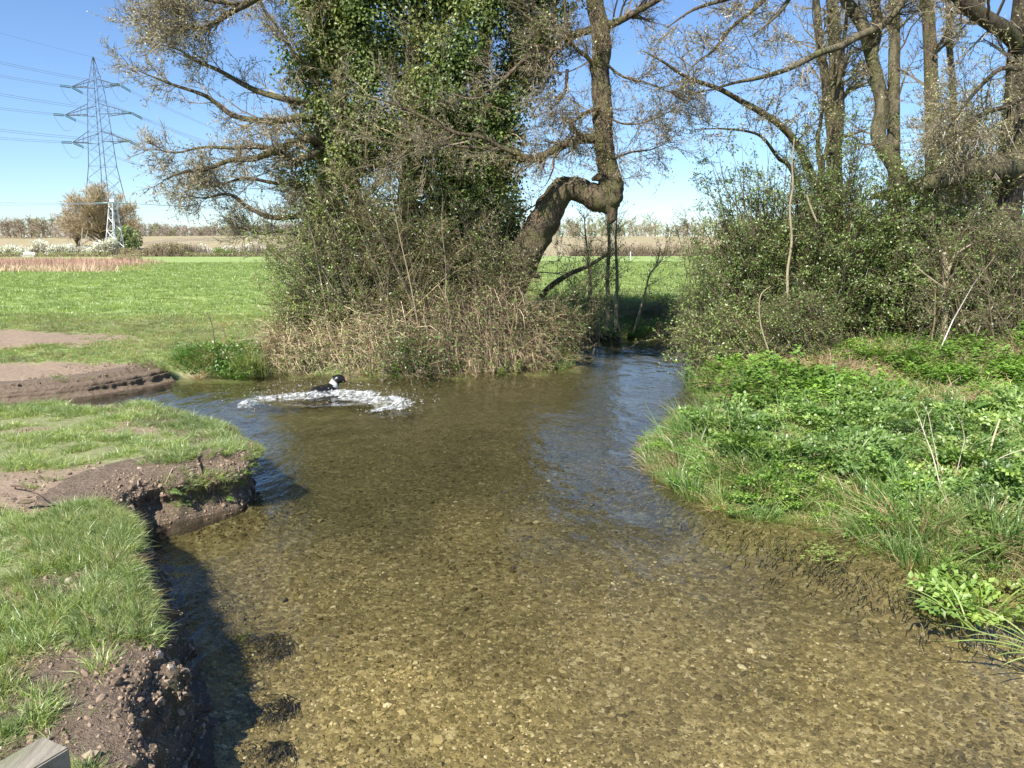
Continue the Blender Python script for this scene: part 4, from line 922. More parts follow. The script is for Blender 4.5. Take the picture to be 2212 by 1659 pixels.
trunk_tree('budding_overhang_tree', 'pale budded branches hanging from above between the kneed trunk and the right hand trunks',
    [([(1960, -80), (1890, -75), (1820, -70), (1750, -60), (1660, -35), (1580, -5), (1500, 20), (1440, 60)], [21, 20.5, 20, 19.6, 19.2, 18.8, 18.5, 18.3], [.16, .13, .10, .08, .065, .05, .03, .012]),
     ([(1700, -60), (1640, 10), (1580, 60), (1540, 110), (1500, 140), (1470, 190)], [19.6, 19.2, 18.9, 18.6, 18.4, 18.3], [.06, .05, .04, .03, .02, .01]),
     ([(1750, -110), (1720, -30), (1690, 20), (1660, 50), (1620, 80)], [20, 19.8, 19.6, 19.4, 19.2], [.06, .05, .04, .025, .01])], M['bark'], 10, 1.3, 6, 4, 2600, t0=.1,
    bc=((.48, .48, .25), (.5, .38, .26)))

# thorn bushes in young leaf
def pb(px, py, Y): return at(px, py, Y)
def thorn(label, base, cen, rad, ns, nl, lcol=((.10, .17, .035), (.27, .36, .09)), tc=((.33, .255, .155), (.12, .09, .055)), ls=.05, name='hawthorn_bush', **kw):
    t = thing(name, label, 'bush'); b = pb(*base); c = pb(*cen); bush(t, b, c, rad, ns, 5, 4, nl, lcol, ls, tc, **kw); return t
thorn('wide leafy thorn bush overhanging the river bend, leftmost of the green bushes on the right', (1660, 745, 19.5), (1625, 500, 19.4), (1.95, 1.0, 2.7), 170, 21000, ls=.06)
thorn('green thorn bush in young leaf under the hooked trunk', (1780, 740, 19.2), (1780, 470, 19.2), (1.9, 1.0, 2.9), 180, 22000, ls=.06)
thorn('thorn bush with thin leaves between the hooked trunk and the pale sapling', (1930, 735, 19.3), (1930, 490, 19.3), (1.5, .9, 2.2), 140, 19000, ls=.066, spread=.5)
thorn('leafy thorn branches drooping to the water at the river bend', (1640, 760, 17.4), (1520, 725, 17.6), (.95, .8, .75), 70, 5200, lcol=(G2, (.24, .33, .07)), spread=.3, ls=.058, up=-.05)
thorn('bushy thorn growth at the foot of the green bushes beside the dead straw', (1720, 750, 17.8), (1715, 690, 17.9), (1.25, .6, .75), 80, 5600, ls=.052)
thorn('tangled twiggy bush beneath the massive edge trunk', (2120, 735, 18.2), (2110, 560, 18.0), (1.5, .8, 1.9), 170, 9000, ls=.055, tc=((.42, .33, .21), (.17, .13, .08)), name='twiggy_bush', spread=.9)
thorn('budding bush with pale twigs above the level limb', (2100, 735, 20.5), (2085, 215, 19.6), (1.5, 1.0, 1.5), 96, 9500, ls=.06, lcol=((.42, .43, .18), (.50, .46, .26)), tc=((.6, .52, .37), (.3, .23, .15)), name='budding_bush', spread=.6)
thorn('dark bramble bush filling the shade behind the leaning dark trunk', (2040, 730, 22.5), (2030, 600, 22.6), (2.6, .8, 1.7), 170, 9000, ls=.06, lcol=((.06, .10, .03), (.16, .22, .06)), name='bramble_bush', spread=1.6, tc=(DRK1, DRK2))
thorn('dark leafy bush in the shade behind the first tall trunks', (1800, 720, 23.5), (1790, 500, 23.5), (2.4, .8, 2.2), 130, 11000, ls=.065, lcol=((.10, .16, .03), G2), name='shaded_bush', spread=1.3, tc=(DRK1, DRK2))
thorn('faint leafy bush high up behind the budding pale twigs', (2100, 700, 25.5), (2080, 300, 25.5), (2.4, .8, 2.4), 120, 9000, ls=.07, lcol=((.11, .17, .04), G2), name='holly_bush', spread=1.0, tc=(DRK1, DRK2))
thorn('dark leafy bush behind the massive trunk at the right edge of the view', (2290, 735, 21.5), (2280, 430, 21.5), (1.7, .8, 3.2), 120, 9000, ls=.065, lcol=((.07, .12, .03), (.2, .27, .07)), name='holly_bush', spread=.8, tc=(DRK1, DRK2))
# pale sapling and thin stems
def stem(name, label, paths, mtl, cat='sapling', leafn=0, tw=0, tn=12):
    t = thing(name, label, cat); B = Buf(); lst = []
    for pp, Y, r in paths: P = path(pp, Y, 30); limb(B, P, r, 8, .08, int(pp[0][0])); lst.append((P, np.asarray(r, float)))
    B.obj('stem', mtl, t)
    if tw:
        par = np.stack([multi(P, r, 10)[0][0] for P, r in lst]); pr = np.stack([multi(P, r, 10)[1][0] for P, r in lst])
        A = grow(par, pr, tn, tw, .8, k=4, wig=.2, ratio=.4, t0=.2, rmin=.005); C = grow(*A, 4, tw * .45, .7, k=3, wig=.2, ratio=.6, rmin=.0035)
        Bs = Buf(); twigs(Bs, (A, C), (.5, .4, .26), (.26, .2, .13))
        if leafn: buds(Bs, C, leafn, .055, .04, G1, G2)
        Bs.obj('twigs', M['leaf'], t, smooth=False)
    return t
stem('pale_sapling', 'pale yellowish forked sapling standing in front of the dark leaning trunk',
     [([(2038, 735), (2040, 690), (2041, 640), (2043, 600), (2042, 570), (2040, 545)], 17.9, [.085, .08, .075, .07, .06, .04]), ([(2043, 600), (2052, 575), (2065, 550), (2085, 535), (2105, 525)], 17.8, [.045, .04, .035, .03, .015]),
      ([(2042, 625), (2015, 605), (1995, 590), (1975, 570)], 17.7, [.03, .025, .02, .01])], M['bark_pale'], leafn=500, tw=.7, tn=6)
stem('thin_pole', 'thin straight pale stem rising through the green thorn bush left of the hooked trunk',
     [([(1696, 735), (1702, 660), (1701, 590), (1710, 520), (1706, 450), (1713, 400), (1711, 350), (1716, 300)], 18.3, [.034, .034, .032, .03, .026, .022, .016, .008])], M['bark_pale'], leafn=0, tw=.5, tn=5)
stem('bent_dead_stem', 'bare bent whitish dead stem standing in front of the green thorn bush',
     [([(1668, 778), (1656, 745), (1644, 705), (1640, 665), (1645, 635), (1665, 618)], 16.6, [.018, .018, .017, .016, .013, .006])], M['bark_pale'], cat='stem')
stem('broken_dead_stem', 'short pale broken stem sticking up in the middle of the green thorn bush',
     [([(1742, 420), (1752, 450), (1765, 480)], 18.0, [.02, .025, .02])], M['bark_pale'], cat='stem')

# ------------------------------------------------------------------ ground cover on the right bank
def herb(nf, L, n_pin, ls, ca, cb, name='herb', er=.75):
    """fern-like umbellifer: divided leaves of many leaflets on arching stalks"""
    B = Buf(); 
    for f in range(nf):
        a = U(0, 2 * PI); o = np.array([math.cos(a), math.sin(a), 0]); sdv = np.array([-o[1], o[0], 0]); l = L * U(.55, 1.15); e = U(.6, 1.3) * er
        s = np.linspace(0, 1, 5); c = o[None] * (l * s * .7)[:, None] + np.array([0, 0, 1]) * (l * (1.25 * e * s - .65 * e * s ** 2))[:, None]
        cl = cvar(1, ca, cb, .15)[0]
        tubes(B, c[None], np.full((1, 5), .004), 3, cl * np.array([1.1, 1.15, .9]))
        tt = np.linspace(.42, 1, n_pin); i = np.minimum((tt * 4).astype(int), 3); u = (tt * 4 - i)[:, None]
        pc = c[i] * (1 - u) + c[i + 1] * u; tg = nrm(c[i + 1] - c[i])
        for sgn in (-1, 1):
            pl = l * .34 * (1.15 - tt)[:, None] + .02
            m = 5; w_ = np.linspace(.25, 1, m)
            q = pc[:, None] + (sdv * sgn * .85 + tg[:, None] * .45) * pl[:, None] * w_[None, :, None] + rng.normal(size=(n_pin, m, 3)) * .008
            q = q.reshape(-1, 3); n = len(q)
            ax = nrm(np.repeat(sdv[None] * sgn, n, 0) * .6 + np.repeat(tg, m, 0) * .8 + rng.normal(size=(n, 3)) * .5)
            leaves(B, q, ax, nrm(rng.normal(size=(n, 3)) * .4 + np.array([0, 0, 1])), ls * U(.7, 1.3, n), ls * .75, cvar(n, cl, cl, .12), .1)
    return B.mesh(name, M['herb_i'], smooth=False)
HA, HB = (.13, .24, .055), (.31, .45, .13)
herbs = [herb(12, .50, 6, .042, HA, HB) for _ in range(4)] + [herb(9, .28, 5, .028, (.18, .33, .06), (.28, .43, .11), er=.6) for _ in range(3)]
def nettle(n, h, ls, ca, cb):
    B = Buf()
    for i in range(n):
        b = np.array([rng.normal(0, .12), rng.normal(0, .12), -.02]); d = nrm(np.array([rng.normal(0, .3), rng.normal(0, .3), 1.0])); l = h * U(.5, 1.1)
        tubes(B, np.stack([b, b + d * l * .5, b + d * l])[None], np.array([[.003, .003, .001]]), 3, (.14, .17, .06), tip=True)
        m = 10; t = np.repeat(np.linspace(.25, 1, m // 2), 2); a = U(0, 6.3) + np.arange(m) * PI + np.repeat(np.arange(m // 2), 2) * PI / 2
        o = np.stack([np.cos(a), np.sin(a), np.full(m, .15)], -1); p = b + d * (l * t)[:, None]
        leaves(B, p, nrm(o + rng.normal(size=(m, 3)) * .2), np.tile([0, 0, 1.0], (m, 1)), ls * (1.15 - .5 * t), ls * .7, cvar(m, ca, cb, .15), .12)
    return B.mesh('nettle', M['herb_i'], smooth=False)
nettles = [nettle(16, .28, .075, (.15, .30, .05), (.25, .41, .08)) for _ in range(3)]
sedges = [tuft(46, .10, .52, .013, .55, .55, (.16, .30, .08), (.30, .43, .15), .2) for _ in range(3)]
pale_grass = [tuft(60, .12, .30, .007, .8, .8, (.26, .36, .11), (.42, .47, .20), .2) for _ in range(3)]
straws = [tuft(60, .14, .42, .006, 1.6, 1.0, (.55, .43, .27), (.36, .26, .16), .22, m='straw_i') for _ in range(3)]
lows = [tuft(46, .10, .13, .010, 1.2, .8, (.17, .30, .06), (.28, .41, .11), .2) for _ in range(2)]
protos = herbs + nettles + sedges + pale_grass + straws + lows
K_H, K_L, K_N, K_S, K_P, K_D, K_W = (0, 4), (4, 7), (7, 10), (10, 13), (13, 16), (16, 19), (19, 21)
n = 30000; r = 4 + 22 * rng.random(n) ** 1.2; a = U(.10, .95, n); x = r * np.sin(a); y = r * np.cos(a)
sdr = river(x, y)[0]; kp = (sdr > -.12) & (x > 1.6) & (y < 21); x, y, sdr = x[kp], y[kp], sdr[kp]
z = np.maximum(ground_z(x, y), -.03); px, py = proj(np.stack([x, y, z], -1))
nz = fbm(xy0(x, y, .8), 3, 111); nz2 = fbm(xy0(x, y, .55), 3, 113); rr = rng.random(len(x))
kind = np.full(len(x), -1)
def setk(mask, k): 
    m = mask & (kind < 0); kind[m] = rng.integers(k[0], k[1], m.sum())
back = y > 13.2
fringe = sdr < .75 + .4 * nz
setk(back & (sdr > .2) & (rr < .14 + .3 * nz2), K_D)
setk(back & (sdr > .1) & (rr < .62) & (nz > -.05), K_N)
setk(back & (rr < .72), K_W)
setk(back & (sdr < .9) & (rr < .9), K_S)
setk(~back & fringe & (rr < .30), K_P); setk(~back & fringe & (rr < .52), K_S); setk(~back & fringe & (rr < .60), K_D); setk(~back & fringe & (rr < .74), K_L); setk(~back & fringe & (rr < .80), K_W)
setk(~back & (sdr > .7) & (rr < .40) & (nz > -.28), K_H); setk(~back & (sdr > .4) & (rr < .58), K_L); setk(~back & (rr < .64), K_P); setk(~back & (sdr > .6) & (rr < .70 + .2 * nz2), K_D); setk(~back & (rr < .74), K_S); setk(~back & (rr < .8) , K_W)
dens = np.where(kind < 0, 0, np.where(kind < 4, .20, np.where(kind < 7, .55, np.where(kind < 10, .55, np.where(kind < 13, .30, .9)))))
kp = (rng.random(len(x)) < dens) & (kind >= 0); x, y, z, kind, sdr = x[kp], y[kp], z[kp], kind[kp], sdr[kp]
sc_ = U(.75, 1.35, len(x)) * (1 + .55 * fbm(xy0(x, y, 1.3), 2, 117)) * np.where(y > 13.2, 1.2, 1) * np.where((sdr < .25), .75, 1)
scatter('herb_layer', np.stack([x, y, z - .02], -1), rots(len(x), .16), sc_, kind, protos)
# far bank and headland cover
n = 9000; x = U(-7.6, 16, n); y = U(17.6, 34, n); sdr = river(x, y)[0]
kp = (sdr > .02) & ((x > 1.0) | (y < 19.8)) ; x, y, sdr = x[kp], y[kp], sdr[kp]
far = x > 1.0; rr = rng.random(len(x))
kind = np.where(rr < .35, rng.integers(16, 19, len(x)), np.where(rr < .6, rng.integers(10, 13, len(x)), np.where(rr < .8, rng.integers(13, 16, len(x)), rng.integers(7, 10, len(x)))))
kind = np.where(far, kind, np.where(rr < .7, rng.integers(16, 19, len(x)), kind)); kp = far | (rng.random(len(x)) < .8); x, y, kind = x[kp], y[kp], kind[kp]
scatter('far_bank_cover', np.stack([x, y, np.maximum(ground_z(x, y), 0) - .02], -1), rots(len(x), .2), U(.6, 1.3, len(x)), kind, protos)

for pxy, s_, ih, lab in (((2140, 1205), 1.55, 1, 'bushy bright herb with yellow green stems at the right edge above the corner reeds'), ((2190, 1080), 1.35, 2, 'tall bushy herb at the right edge between the cane and the yellow stemmed herb'), ((2195, 900), 1.25, 0, 'tall fern like herb at the right edge just below the larger dock')):
    q = onz(*pxy, .4); o = link('umbellifer', herbs[ih].copy()); o.location = (q[0], q[1], float(ground_z([q[0]], [q[1]])[0]) - .02); o.scale = (s_, s_, s_ * 1.15); o.rotation_euler = (0, 0, s_ * 3); tag(o, lab, 'plant')
# single plants that stand out on the right bank
p = onz(1490, 912, .2); dock((p[0], p[1], .22), 11, .34, .10, 'bright yellow green leafy plant at the tip of the grassy point in the river', (.22, .34, .06), (.32, .42, .10), 1.1, 'bright_plant')
p = at(2085, 835, 12.4); dock((p[0], p[1], ground_z(p[0], p[1])[0]), 9, .75, .18, 'broad leaved dock plant in the herbs, left of the two docks', (.12, .22, .05), (.18, .30, .08), .9)
p = at(2185, 830, 11.6); dock((p[0], p[1], ground_z(p[0], p[1])[0]), 9, .95, .20, 'broad leaved dock plant in the herbs at the right edge of the view', (.10, .19, .04), (.17, .28, .07), .9)
p = at(430, 780, 17.9); dock((p[0] + .35, p[1] + .25, .25), 12, .42, .12, 'leafy plant with broad leaves on the far mud edge beside the yellow flower', (.09, .18, .03), (.16, .27, .05), .9, 'broad_leaf_plant')
def dead_stalk(label, paths, col=(.62, .54, .40), name='dead_stalk', tw=.35, tn=5):
    t = thing(name, label, 'stalk', None); B = Buf(); lst = []
    for pp, Y, r in paths: P = path(pp, Y, 20); tubes(B, P[None], np.interp(np.linspace(0, 1, 20), np.linspace(0, 1, len(r)), r)[None], 6, col); lst.append((P, np.asarray(r, float)))
    B.obj('stem', M['straw'], t)
    if tw:
        par = np.stack([multi(P, r, 10)[0][0] for P, r in lst]); pr = np.stack([multi(P, r, 10)[1][0] for P, r in lst])
        A = grow(par, pr, tn, tw, .55, k=3, wig=.2, ratio=.6, t0=.5, rmin=.002); Bs = Buf(); tubes(Bs, *A, 3, cvar(len(A[0]), col, (.45, .36, .25), .1), tip=True); Bs.obj('side_stems', M['straw'], t, smooth=False)
    return t
dead_stalk('tallest whitish dead stalk standing in the green herbs near the right bank edge', [([(2052, 1130), (2040, 1080), (2026, 1030), (2015, 985), (2000, 945), (1988, 910), (1975, 880)], np.linspace(7.9, 8.3, 7), [.008, .008, .0075, .007, .006, .004, .002])])
dead_stalk('dead stalk beside and just behind the tallest whitish one', [([(2040, 1100), (2032, 1040), (2022, 980), (2012, 930), (2005, 895), (1992, 870)], 8.4, [.006, .006, .005, .005, .004, .002])])
dead_stalk('forked pale dead stalk between the tallest stalk and the yellow cane', [([(2062, 1080), (2065, 1030), (2075, 985), (2083, 950), (2078, 920), (2066, 895)], 8.6, [.005, .005, .005, .004, .003, .002])], tw=.2)
dead_stalk('thick straight yellowish cane leaning right out of the herbs', [([(2118, 1070), (2130, 1010), (2145, 950), (2160, 905)], 8.6, [.013, .013, .012, .009])], (.66, .55, .32), 'cane', 0)
dead_stalk('long thin tan stalk arching over the herbs at the right edge', [([(2090, 1060), (2130, 1010), (2170, 985), (2230, 965)], 8.2, [.004, .004, .004, .003])], tw=.3)
dead_stalk('tall dark seed stalk with drooping head on the far mud edge', [([(466, 770), (463, 735), (459, 705), (452, 685), (446, 676)], 18.4, [.012, .010, .009, .008, .006])], (.10, .08, .06), 'seed_stalk', .28, 9)
dead_stalk('brown stalk leaning left beside the dark seed stalk', [([(500, 768), (492, 740), (482, 710), (474, 690)], 18.4, [.010, .009, .007, .004])], (.26, .17, .11), tw=.2)
# blades trailing in the current at the bottom right
def trailing(label, root, specs, name='reed_clump', cat='reeds'):
    t = thing(name, label, cat); r0 = onz(*root)
    for (px, py, z1, w_) in specs:
        e = onz(px, py, max(z1, 0.0)); e[2] = z1; b = r0 + np.array([U(-.05, .05), U(-.05, .05), -.05]); m = (b + e) / 2 + np.array([0, .04, U(.10, .22)])
        s = np.linspace(0, 1, 9)[:, None]; P = b * (1 - s) ** 2 + 2 * m * s * (1 - s) + e * s ** 2
        dv = nrm(np.gradient(P, axis=0)); sdv = nrm(np.cross(dv, np.array([0, 0, 1.0]))); ww = (w_ * .5 * np.sin(np.clip(.25 + s * .75, 0, 1) * PI) ** .6)
        nn = np.cross(sdv, dv) * -1; V = np.concatenate([P - sdv * ww + nn * ww * .3, P, P + sdv * ww + nn * ww * .3]); i_ = np.arange(8); k = 9
        q = np.concatenate([np.stack([i_, i_ + 1, k + i_ + 1, k + i_], -1), np.stack([k + i_, k + i_ + 1, 2 * k + i_ + 1, 2 * k + i_], -1)])
        Bq = Buf(); Bq.add(V, q, None, cvar(1, (.30, .43, .10), (.44, .54, .18), .1)[0]); Bq.obj('blade', M['leaf'], t)
    return t
trailing('long green reed blades trailing on the water at the bottom right corner', (2290, 1420), [(2090, 1305, .18, .022), (2020, 1348, .01, .02), (2035, 1390, .01, .02), (2080, 1375, .02, .018), (2010, 1384, .0, .014), (2120, 1345, .05, .02), (2140, 1420, .0, .018), (2160, 1440, .0, .016), (2060, 1330, .04, .012)])
trailing('green grass blades bent onto the water below the herbs, left of the corner reeds', (2100, 1345), [(1905, 1265, .06, .016), (1925, 1258, .08, .018), (1950, 1290, .02, .016), (2010, 1270, .12, .015), (2030, 1255, .16, .014), (1960, 1275, .04, .012)])
p = onz(1655, 1105, .0)
t = thing('sedge_clump', 'pale green sedge clump standing in the water below the grassy point', 'plant'); t.location = (p[0] + .05, p[1] + .1, -.05)
B = Buf(); n = 34; a = U(0, 6.3, n); o = np.stack([np.cos(a), np.sin(a), 0 * a], -1); blades(B, o * .05, nrm(o * U(.2, .9, n)[:, None] + np.array([0, 0, 1])), .40 * U(.5, 1.1, n), .018, o * .5 - np.array([0, 0, .4]), cvar(n, (.24, .34, .09), (.34, .40, .15), .15)); B.obj('blades', M['leaf'], t)
# floating starwort and submerged weed
def floating(label, c, rx, ry, n, ls, ca, cb, z=.006, name='water_starwort'):
    p0 = onz(*c); x = p0[0] + rng.normal(0, rx, n); y = p0[1] + rng.normal(0, ry, n); B = Buf()
    for k in range(4):
        a = U(0, 6.3, n); leaves(B, np.stack([x, y, np.full(n, z)], -1) + rng.normal(size=(n, 3)) * .004, np.stack([np.cos(a), np.sin(a), np.full(n, .15)], -1), np.tile([0, 0, 1.0], (n, 1)), ls * U(.6, 1.2, n), ls * .7, cvar(n, ca, cb, .2))
    return tag(B.obj(name, M['leaf'], None, smooth=False), label, kind='stuff')
floating(None, (1790, 1195), .13, .13, 60, .035, (.26, .34, .08), (.34, .42, .12)); floating(None, (1760, 1175), .35, .2, 30, .028, (.16, .2, .05), (.24, .32, .08), name='floating_leaves')
floating(None, (2020, 1265), .16, .06, 50, .03, (.18, .28, .06), (.3, .4, .1), name='floating_leaves'); floating(None, (2190, 1320), .15, .1, 60, .035, (.14, .2, .03), (.28, .36, .08), name='floating_leaves')
n = 1100; tt = rng.random(n); cx_ = np.interp(tt, [0, .25, .5, .75, 1], [1470, 1620, 1800, 1980, 2240]); cy_ = np.interp(tt, [0, .25, .5, .75, 1], [1030, 1130, 1185, 1260, 1340])
q = onz(cx_ + rng.normal(0, 40, n), cy_ + rng.normal(0, 26, n), 0.); q[:, 2] = -.06 - .10 * rng.random(n)
B = Buf(); d = nrm(np.stack([-.5 + rng.normal(0, .3, n), -.8 + rng.normal(0, .3, n), rng.normal(0, .06, n)], -1)); blades(B, q, d, .22 * U(.5, 1.2, n), .010, rng.normal(size=(n, 3)) * .12, cvar(n, (.14, .115, .055), (.28, .23, .12), .25), side=np.tile([0, 0, 1.0], (n, 1)) + rng.normal(size=(n, 3)) * .25)
tag(B.obj('submerged_weed', M['leaf'], None, smooth=False), kind='stuff')
def weed(label, c, r, n, ca, cb, L=.24, name='weed_patch', z=-.2):
    p0 = onz(*c, z); B = Buf(); a = U(0, 6.3, n); rr = np.sqrt(rng.random(n)); x = p0[0] + r * rr * np.cos(a); y = p0[1] + r * .8 * rr * np.sin(a)
    d = nrm(np.stack([-.1 + rng.normal(0, .25, n), -.9 + rng.normal(0, .25, n), .25 + rng.random(n) * .5], -1)); blades(B, np.stack([x, y, np.full(n, -.31)], -1), d, L * U(.5, 1.2, n), .009, np.array([0, -.3, -.3]) + rng.normal(size=(n, 3)) * .15, cvar(n, ca, cb, .25))
    return tag(B.obj(name, M['leaf'], None, smooth=False), label, 'water weed')
WD = ((.07, .06, .04), (.14, .115, .075))
weed('green and dark waterweed patch under water near the left bank, largest patch', (565, 1370), .30, 520, *WD); weed('bright green tuft of waterweed growing out of the largest dark patch', (528, 1350), .07, 70, (.16, .26, .06), (.24, .34, .08), name='weed_tuft')
weed('small dark waterweed patch under water below the largest patch', (600, 1495), .17, 260, *WD); weed('faint dark waterweed patch under water nearest the bottom edge', (590, 1585), .14, 220, *WD)
weed('small dark waterweed patch left of the small one under water', (545, 1500), .08, 90, *WD)

# ------------------------------------------------------------------ left bank details
def fern(label, loc, a, L, n=9, col=((.16, .26, .06), (.24, .34, .10)), name='fern'):
    t = thing(name, label, 'fern'); B = Buf(); s = np.linspace(0, 1, n); o = np.array([math.cos(a) * .75, math.sin(a) * .75, .0]); P = np.asarray(loc) + o * (L * s)[:, None] + np.array([0, 0, 1]) * (L * (.28 * s - .5 * s * s))[:, None]
    tubes(B, P[None], np.full((1, n), .0025), 3, col[0]); tg = nrm(np.gradient(P, axis=0)); sv = nrm(np.cross(tg, np.array([.0, -.5, .9])))
    for sg in (-1, 1): leaves(B, P[1:], nrm(sv[1:] * sg + tg[1:] * .4), np.tile([0, -.5, 1.0], (n - 1, 1)), L * .42 * (1.05 - s[1:] * .85), .016, cvar(n - 1, *col, .1))
    B.obj('frond', M['leaf'], t, smooth=False); return t
X, nl, d, zf = LIP['mud_bank_point']
def face_pt(px, py, off=.03):
    P = X.reshape(-1, 3); u, v = proj(P); q = P[np.argmin((u - px) ** 2 + (v - py) ** 2)]; return q + np.array([.01, -off, 0])
fern('small pale green fern frond on the mud face of the point', face_pt(365, 1060), .2, .17); fern('tiny fern on the shaded mud face below the pale frond', face_pt(400, 1085), -.4, .12, col=((.07, .12, .03), (.12, .2, .05)))
fern('small fern at the corner of the mud point near the tip', face_pt(485, 1075), .1, .14)
def root_(label, pts, r, name='root', off=.02):
    P = catmull([face_pt(*q, off) for q in pts], 24); B = Buf(); tubes(B, P[None], np.linspace(r, r * .4, 24)[None], 5, (.42, .32, .22), tip=True)
    return tag(B.obj(name, M['straw'], None), label, 'root')
root_('pale thin root hanging down the mud face below the turf, left of the fern', [(372, 1010), (362, 1035), (350, 1060)], .008); root_('thin pale root on the mud face right of the pale fern', [(440, 1030), (430, 1055), (420, 1075)], .005)
root_('long thin root on the mud face below the turf tip', [(480, 1030), (470, 1060), (478, 1090)], .004)
B = Buf(); P = catmull([onz(25, 1055, .5) + np.array([0, 0, .03]), onz(55, 1062, .5) + np.array([0, 0, .05]), onz(75, 1072, .5) + np.array([0, 0, .04]), onz(98, 1085, .5) + np.array([0, 0, .02])], 16); tubes(B, P[None], np.linspace(.012, .006, 16)[None], 6, (.16, .11, .08), tip=True)
tag(B.obj('twig', M['straw'], None), 'dark fallen twig lying on the trodden mud left of the point', 'twig')
def rock(label, c, s, col, seed, name='stone'):
    v, f = pebble(seed); bm_v = v * np.array(s); Bq = Buf(); Bq.add(bm_v, None, f, col); o = Bq.obj(name, M['rockm'], None, smooth=True); md = o.modifiers.new('s', 'SUBSURF'); md.levels = md.render_levels = 2; o.location = c
    return tag(o, label, 'stone')
M['rockm'] = bark_mat('stone_grain', (.5, .45, .4), (.9, .85, .8), None, 14, .8, (1, 1, 1))
p = onz(58, 1090, .5); rock('tan broken stone on the trodden mud left of the point', (p[0], p[1], .53), (.10, .07, .07), (.34, .27, .19), 61)
p = onz(30, 1082, .5); rock('smaller grey stone beside the tan stone on the trodden mud', (p[0], p[1], .52), (.05, .04, .04), (.26, .22, .19), 62)
p = onz(432, 1525, .02); rock('reddish brown stone half in the water under the near bank', (p[0], p[1], .0), (.10, .075, .05), (.24, .15, .12), 63)
p = onz(478, 1540, .0); rock('purplish stone just under water beside the reddish brown stone', (p[0] - .1, p[1], -.06), (.11, .08, .05), (.22, .13, .12), 64)
# dandelions on the far edge
for px, py, Y, lab in ((533, 752, 18.3, 'single yellow dandelion flower on the tussock across the inlet, larger of the two'), (548, 756, 18.4, 'second smaller yellow flower close to the right of the dandelion on the tussock')):
    q = at(px, py, Y); t = thing('dandelion', lab, 'flower'); t.location = (q[0], q[1], q[2]); B = Buf(); n = 40; a = U(0, 6.3, n); e = U(-.1, .9, n)
    leaves(B, np.zeros((n, 3)), nrm(np.stack([np.cos(a), np.sin(a) , e], -1)), np.tile([0, -.6, 1.], (n, 1)), .035, .012, (.80, .52, .02)); B.obj('petals', M['leaf'], t, smooth=False)
    B = Buf(); tubes(B, np.array([[[0, 0, 0], [.01, .01, -.12], [0, .02, -.28]]]), np.full((1, 3), .004), 4, (.2, .28, .1)); B.obj('stalk', M['leaf'], t)
pd = onz(4, 757, .62); B = Buf(); n = 26; a = np.linspace(0, 2 * PI, n, endpoint=False); rr_ = 1 + .25 * np.sin(a * 3 + 1); zc = float(ground_z([pd[0]], [pd[1]], top=True)[0]) + .012
B.add(np.vstack([[pd[0], pd[1], zc], np.stack([pd[0] + 1.1 * rr_ * np.cos(a), pd[1] + .5 * rr_ * np.sin(a), np.full(n, zc)], -1)]), None, [(0, 1 + i, 1 + (i + 1) % n) for i in range(n)]); tag(B.obj('puddle', M['water'], None), kind='structure')
# tussock vegetation left of the bramble bank
t = thing('green_tussock', 'lush green tussock of leafy herbs and grass at the water edge across the inlet', 'plants')
B = Buf(); n = 2600; x = U(-7.9, -6.2, n); y = 17.85 + 1.0 * rng.random(n); b = np.stack([x, y, ground_z(x, y) - .02], -1); blades(B, b, nrm(rng.normal(size=(n, 3)) * .35 + np.array([-.1, -.3, 1.0])), .42 * U(.4, 1.2, n), .012, rng.normal(size=(n, 3)) * .3 + np.array([0, -.4, -.5]), cvar(n, (.12, .23, .04), (.22, .34, .08), .2)); B.obj('grass_blades', M['leaf'], t, smooth=False)
B = Buf(); n = 3000; p = np.stack([U(-8.1, -6.0, n), 17.75 + .9 * rng.random(n), U(.02, .75, n)], -1); p = p[(p[:, 2] < .12 + .75 * (p[:, 1] - 17.7) + .25 * rng.random(n))]; n = len(p); leaves(B, p, nrm(rdir(n) + np.array([0, -.5, .1])), nrm(rdir(n) * .6 + np.array([-.2, -.5, .9])), .08 * U(.5, 1.3, n), .045, cvar(n, (.08, .18, .03), (.17, .28, .05), .2)); B.obj('leaves', M['leaf'], t, smooth=False)
t = thing('reed_tussock', 'pale yellow green reed grass tussock standing in the water left of the bramble bank', 'reeds')
B = Buf(); n = 900; x = rng.normal(-6.2, .16, n) ; y = 17.9 + .35 * rng.random(n); b = np.stack([x, y, np.full(n, -.03)], -1); blades(B, b, nrm(rng.normal(size=(n, 3)) * .16 + np.array([0, -.1, 1.0])), .85 * U(.4, 1.1, n), .014, rng.normal(size=(n, 3)) * .3 + np.array([0, -.2, -.3]), cvar(n, (.26, .34, .09), (.44, .42, .18), .18)); B.obj('blades', M['leaf'], t, smooth=False)
# sawn post at the bottom left corner
A_, Bc, = onz(150, 1614, 1.15), onz(93, 1589, 1.15)
e1 = (Bc - A_)[:2]; L_ = np.linalg.norm(e1); e1 = e1 / L_; e2 = np.array([-e1[1], e1[0]]); e2 = e2 if e2[0] < 0 else -e2
wd_ = .20; c4 = [A_[:2], A_[:2] + e1 * L_, A_[:2] + e1 * L_ + e2 * wd_, A_[:2] + e2 * wd_]
import bmesh
bm = bmesh.new(); vs = [bm.verts.new((c[0], c[1], zz)) for zz in (.25, 1.15) for c in c4]
for i in range(4): bm.faces.new((vs[i], vs[(i + 1) % 4], vs[4 + (i + 1) % 4], vs[4 + i]))
bm.faces.new(vs[4:8]); bm.faces.new(vs[3::-1]); bmesh.ops.recalc_face_normals(bm, faces=bm.faces[:]); bmesh.ops.bevel(bm, geom=bm.edges[:], offset=.006, segments=2, affect='EDGES')
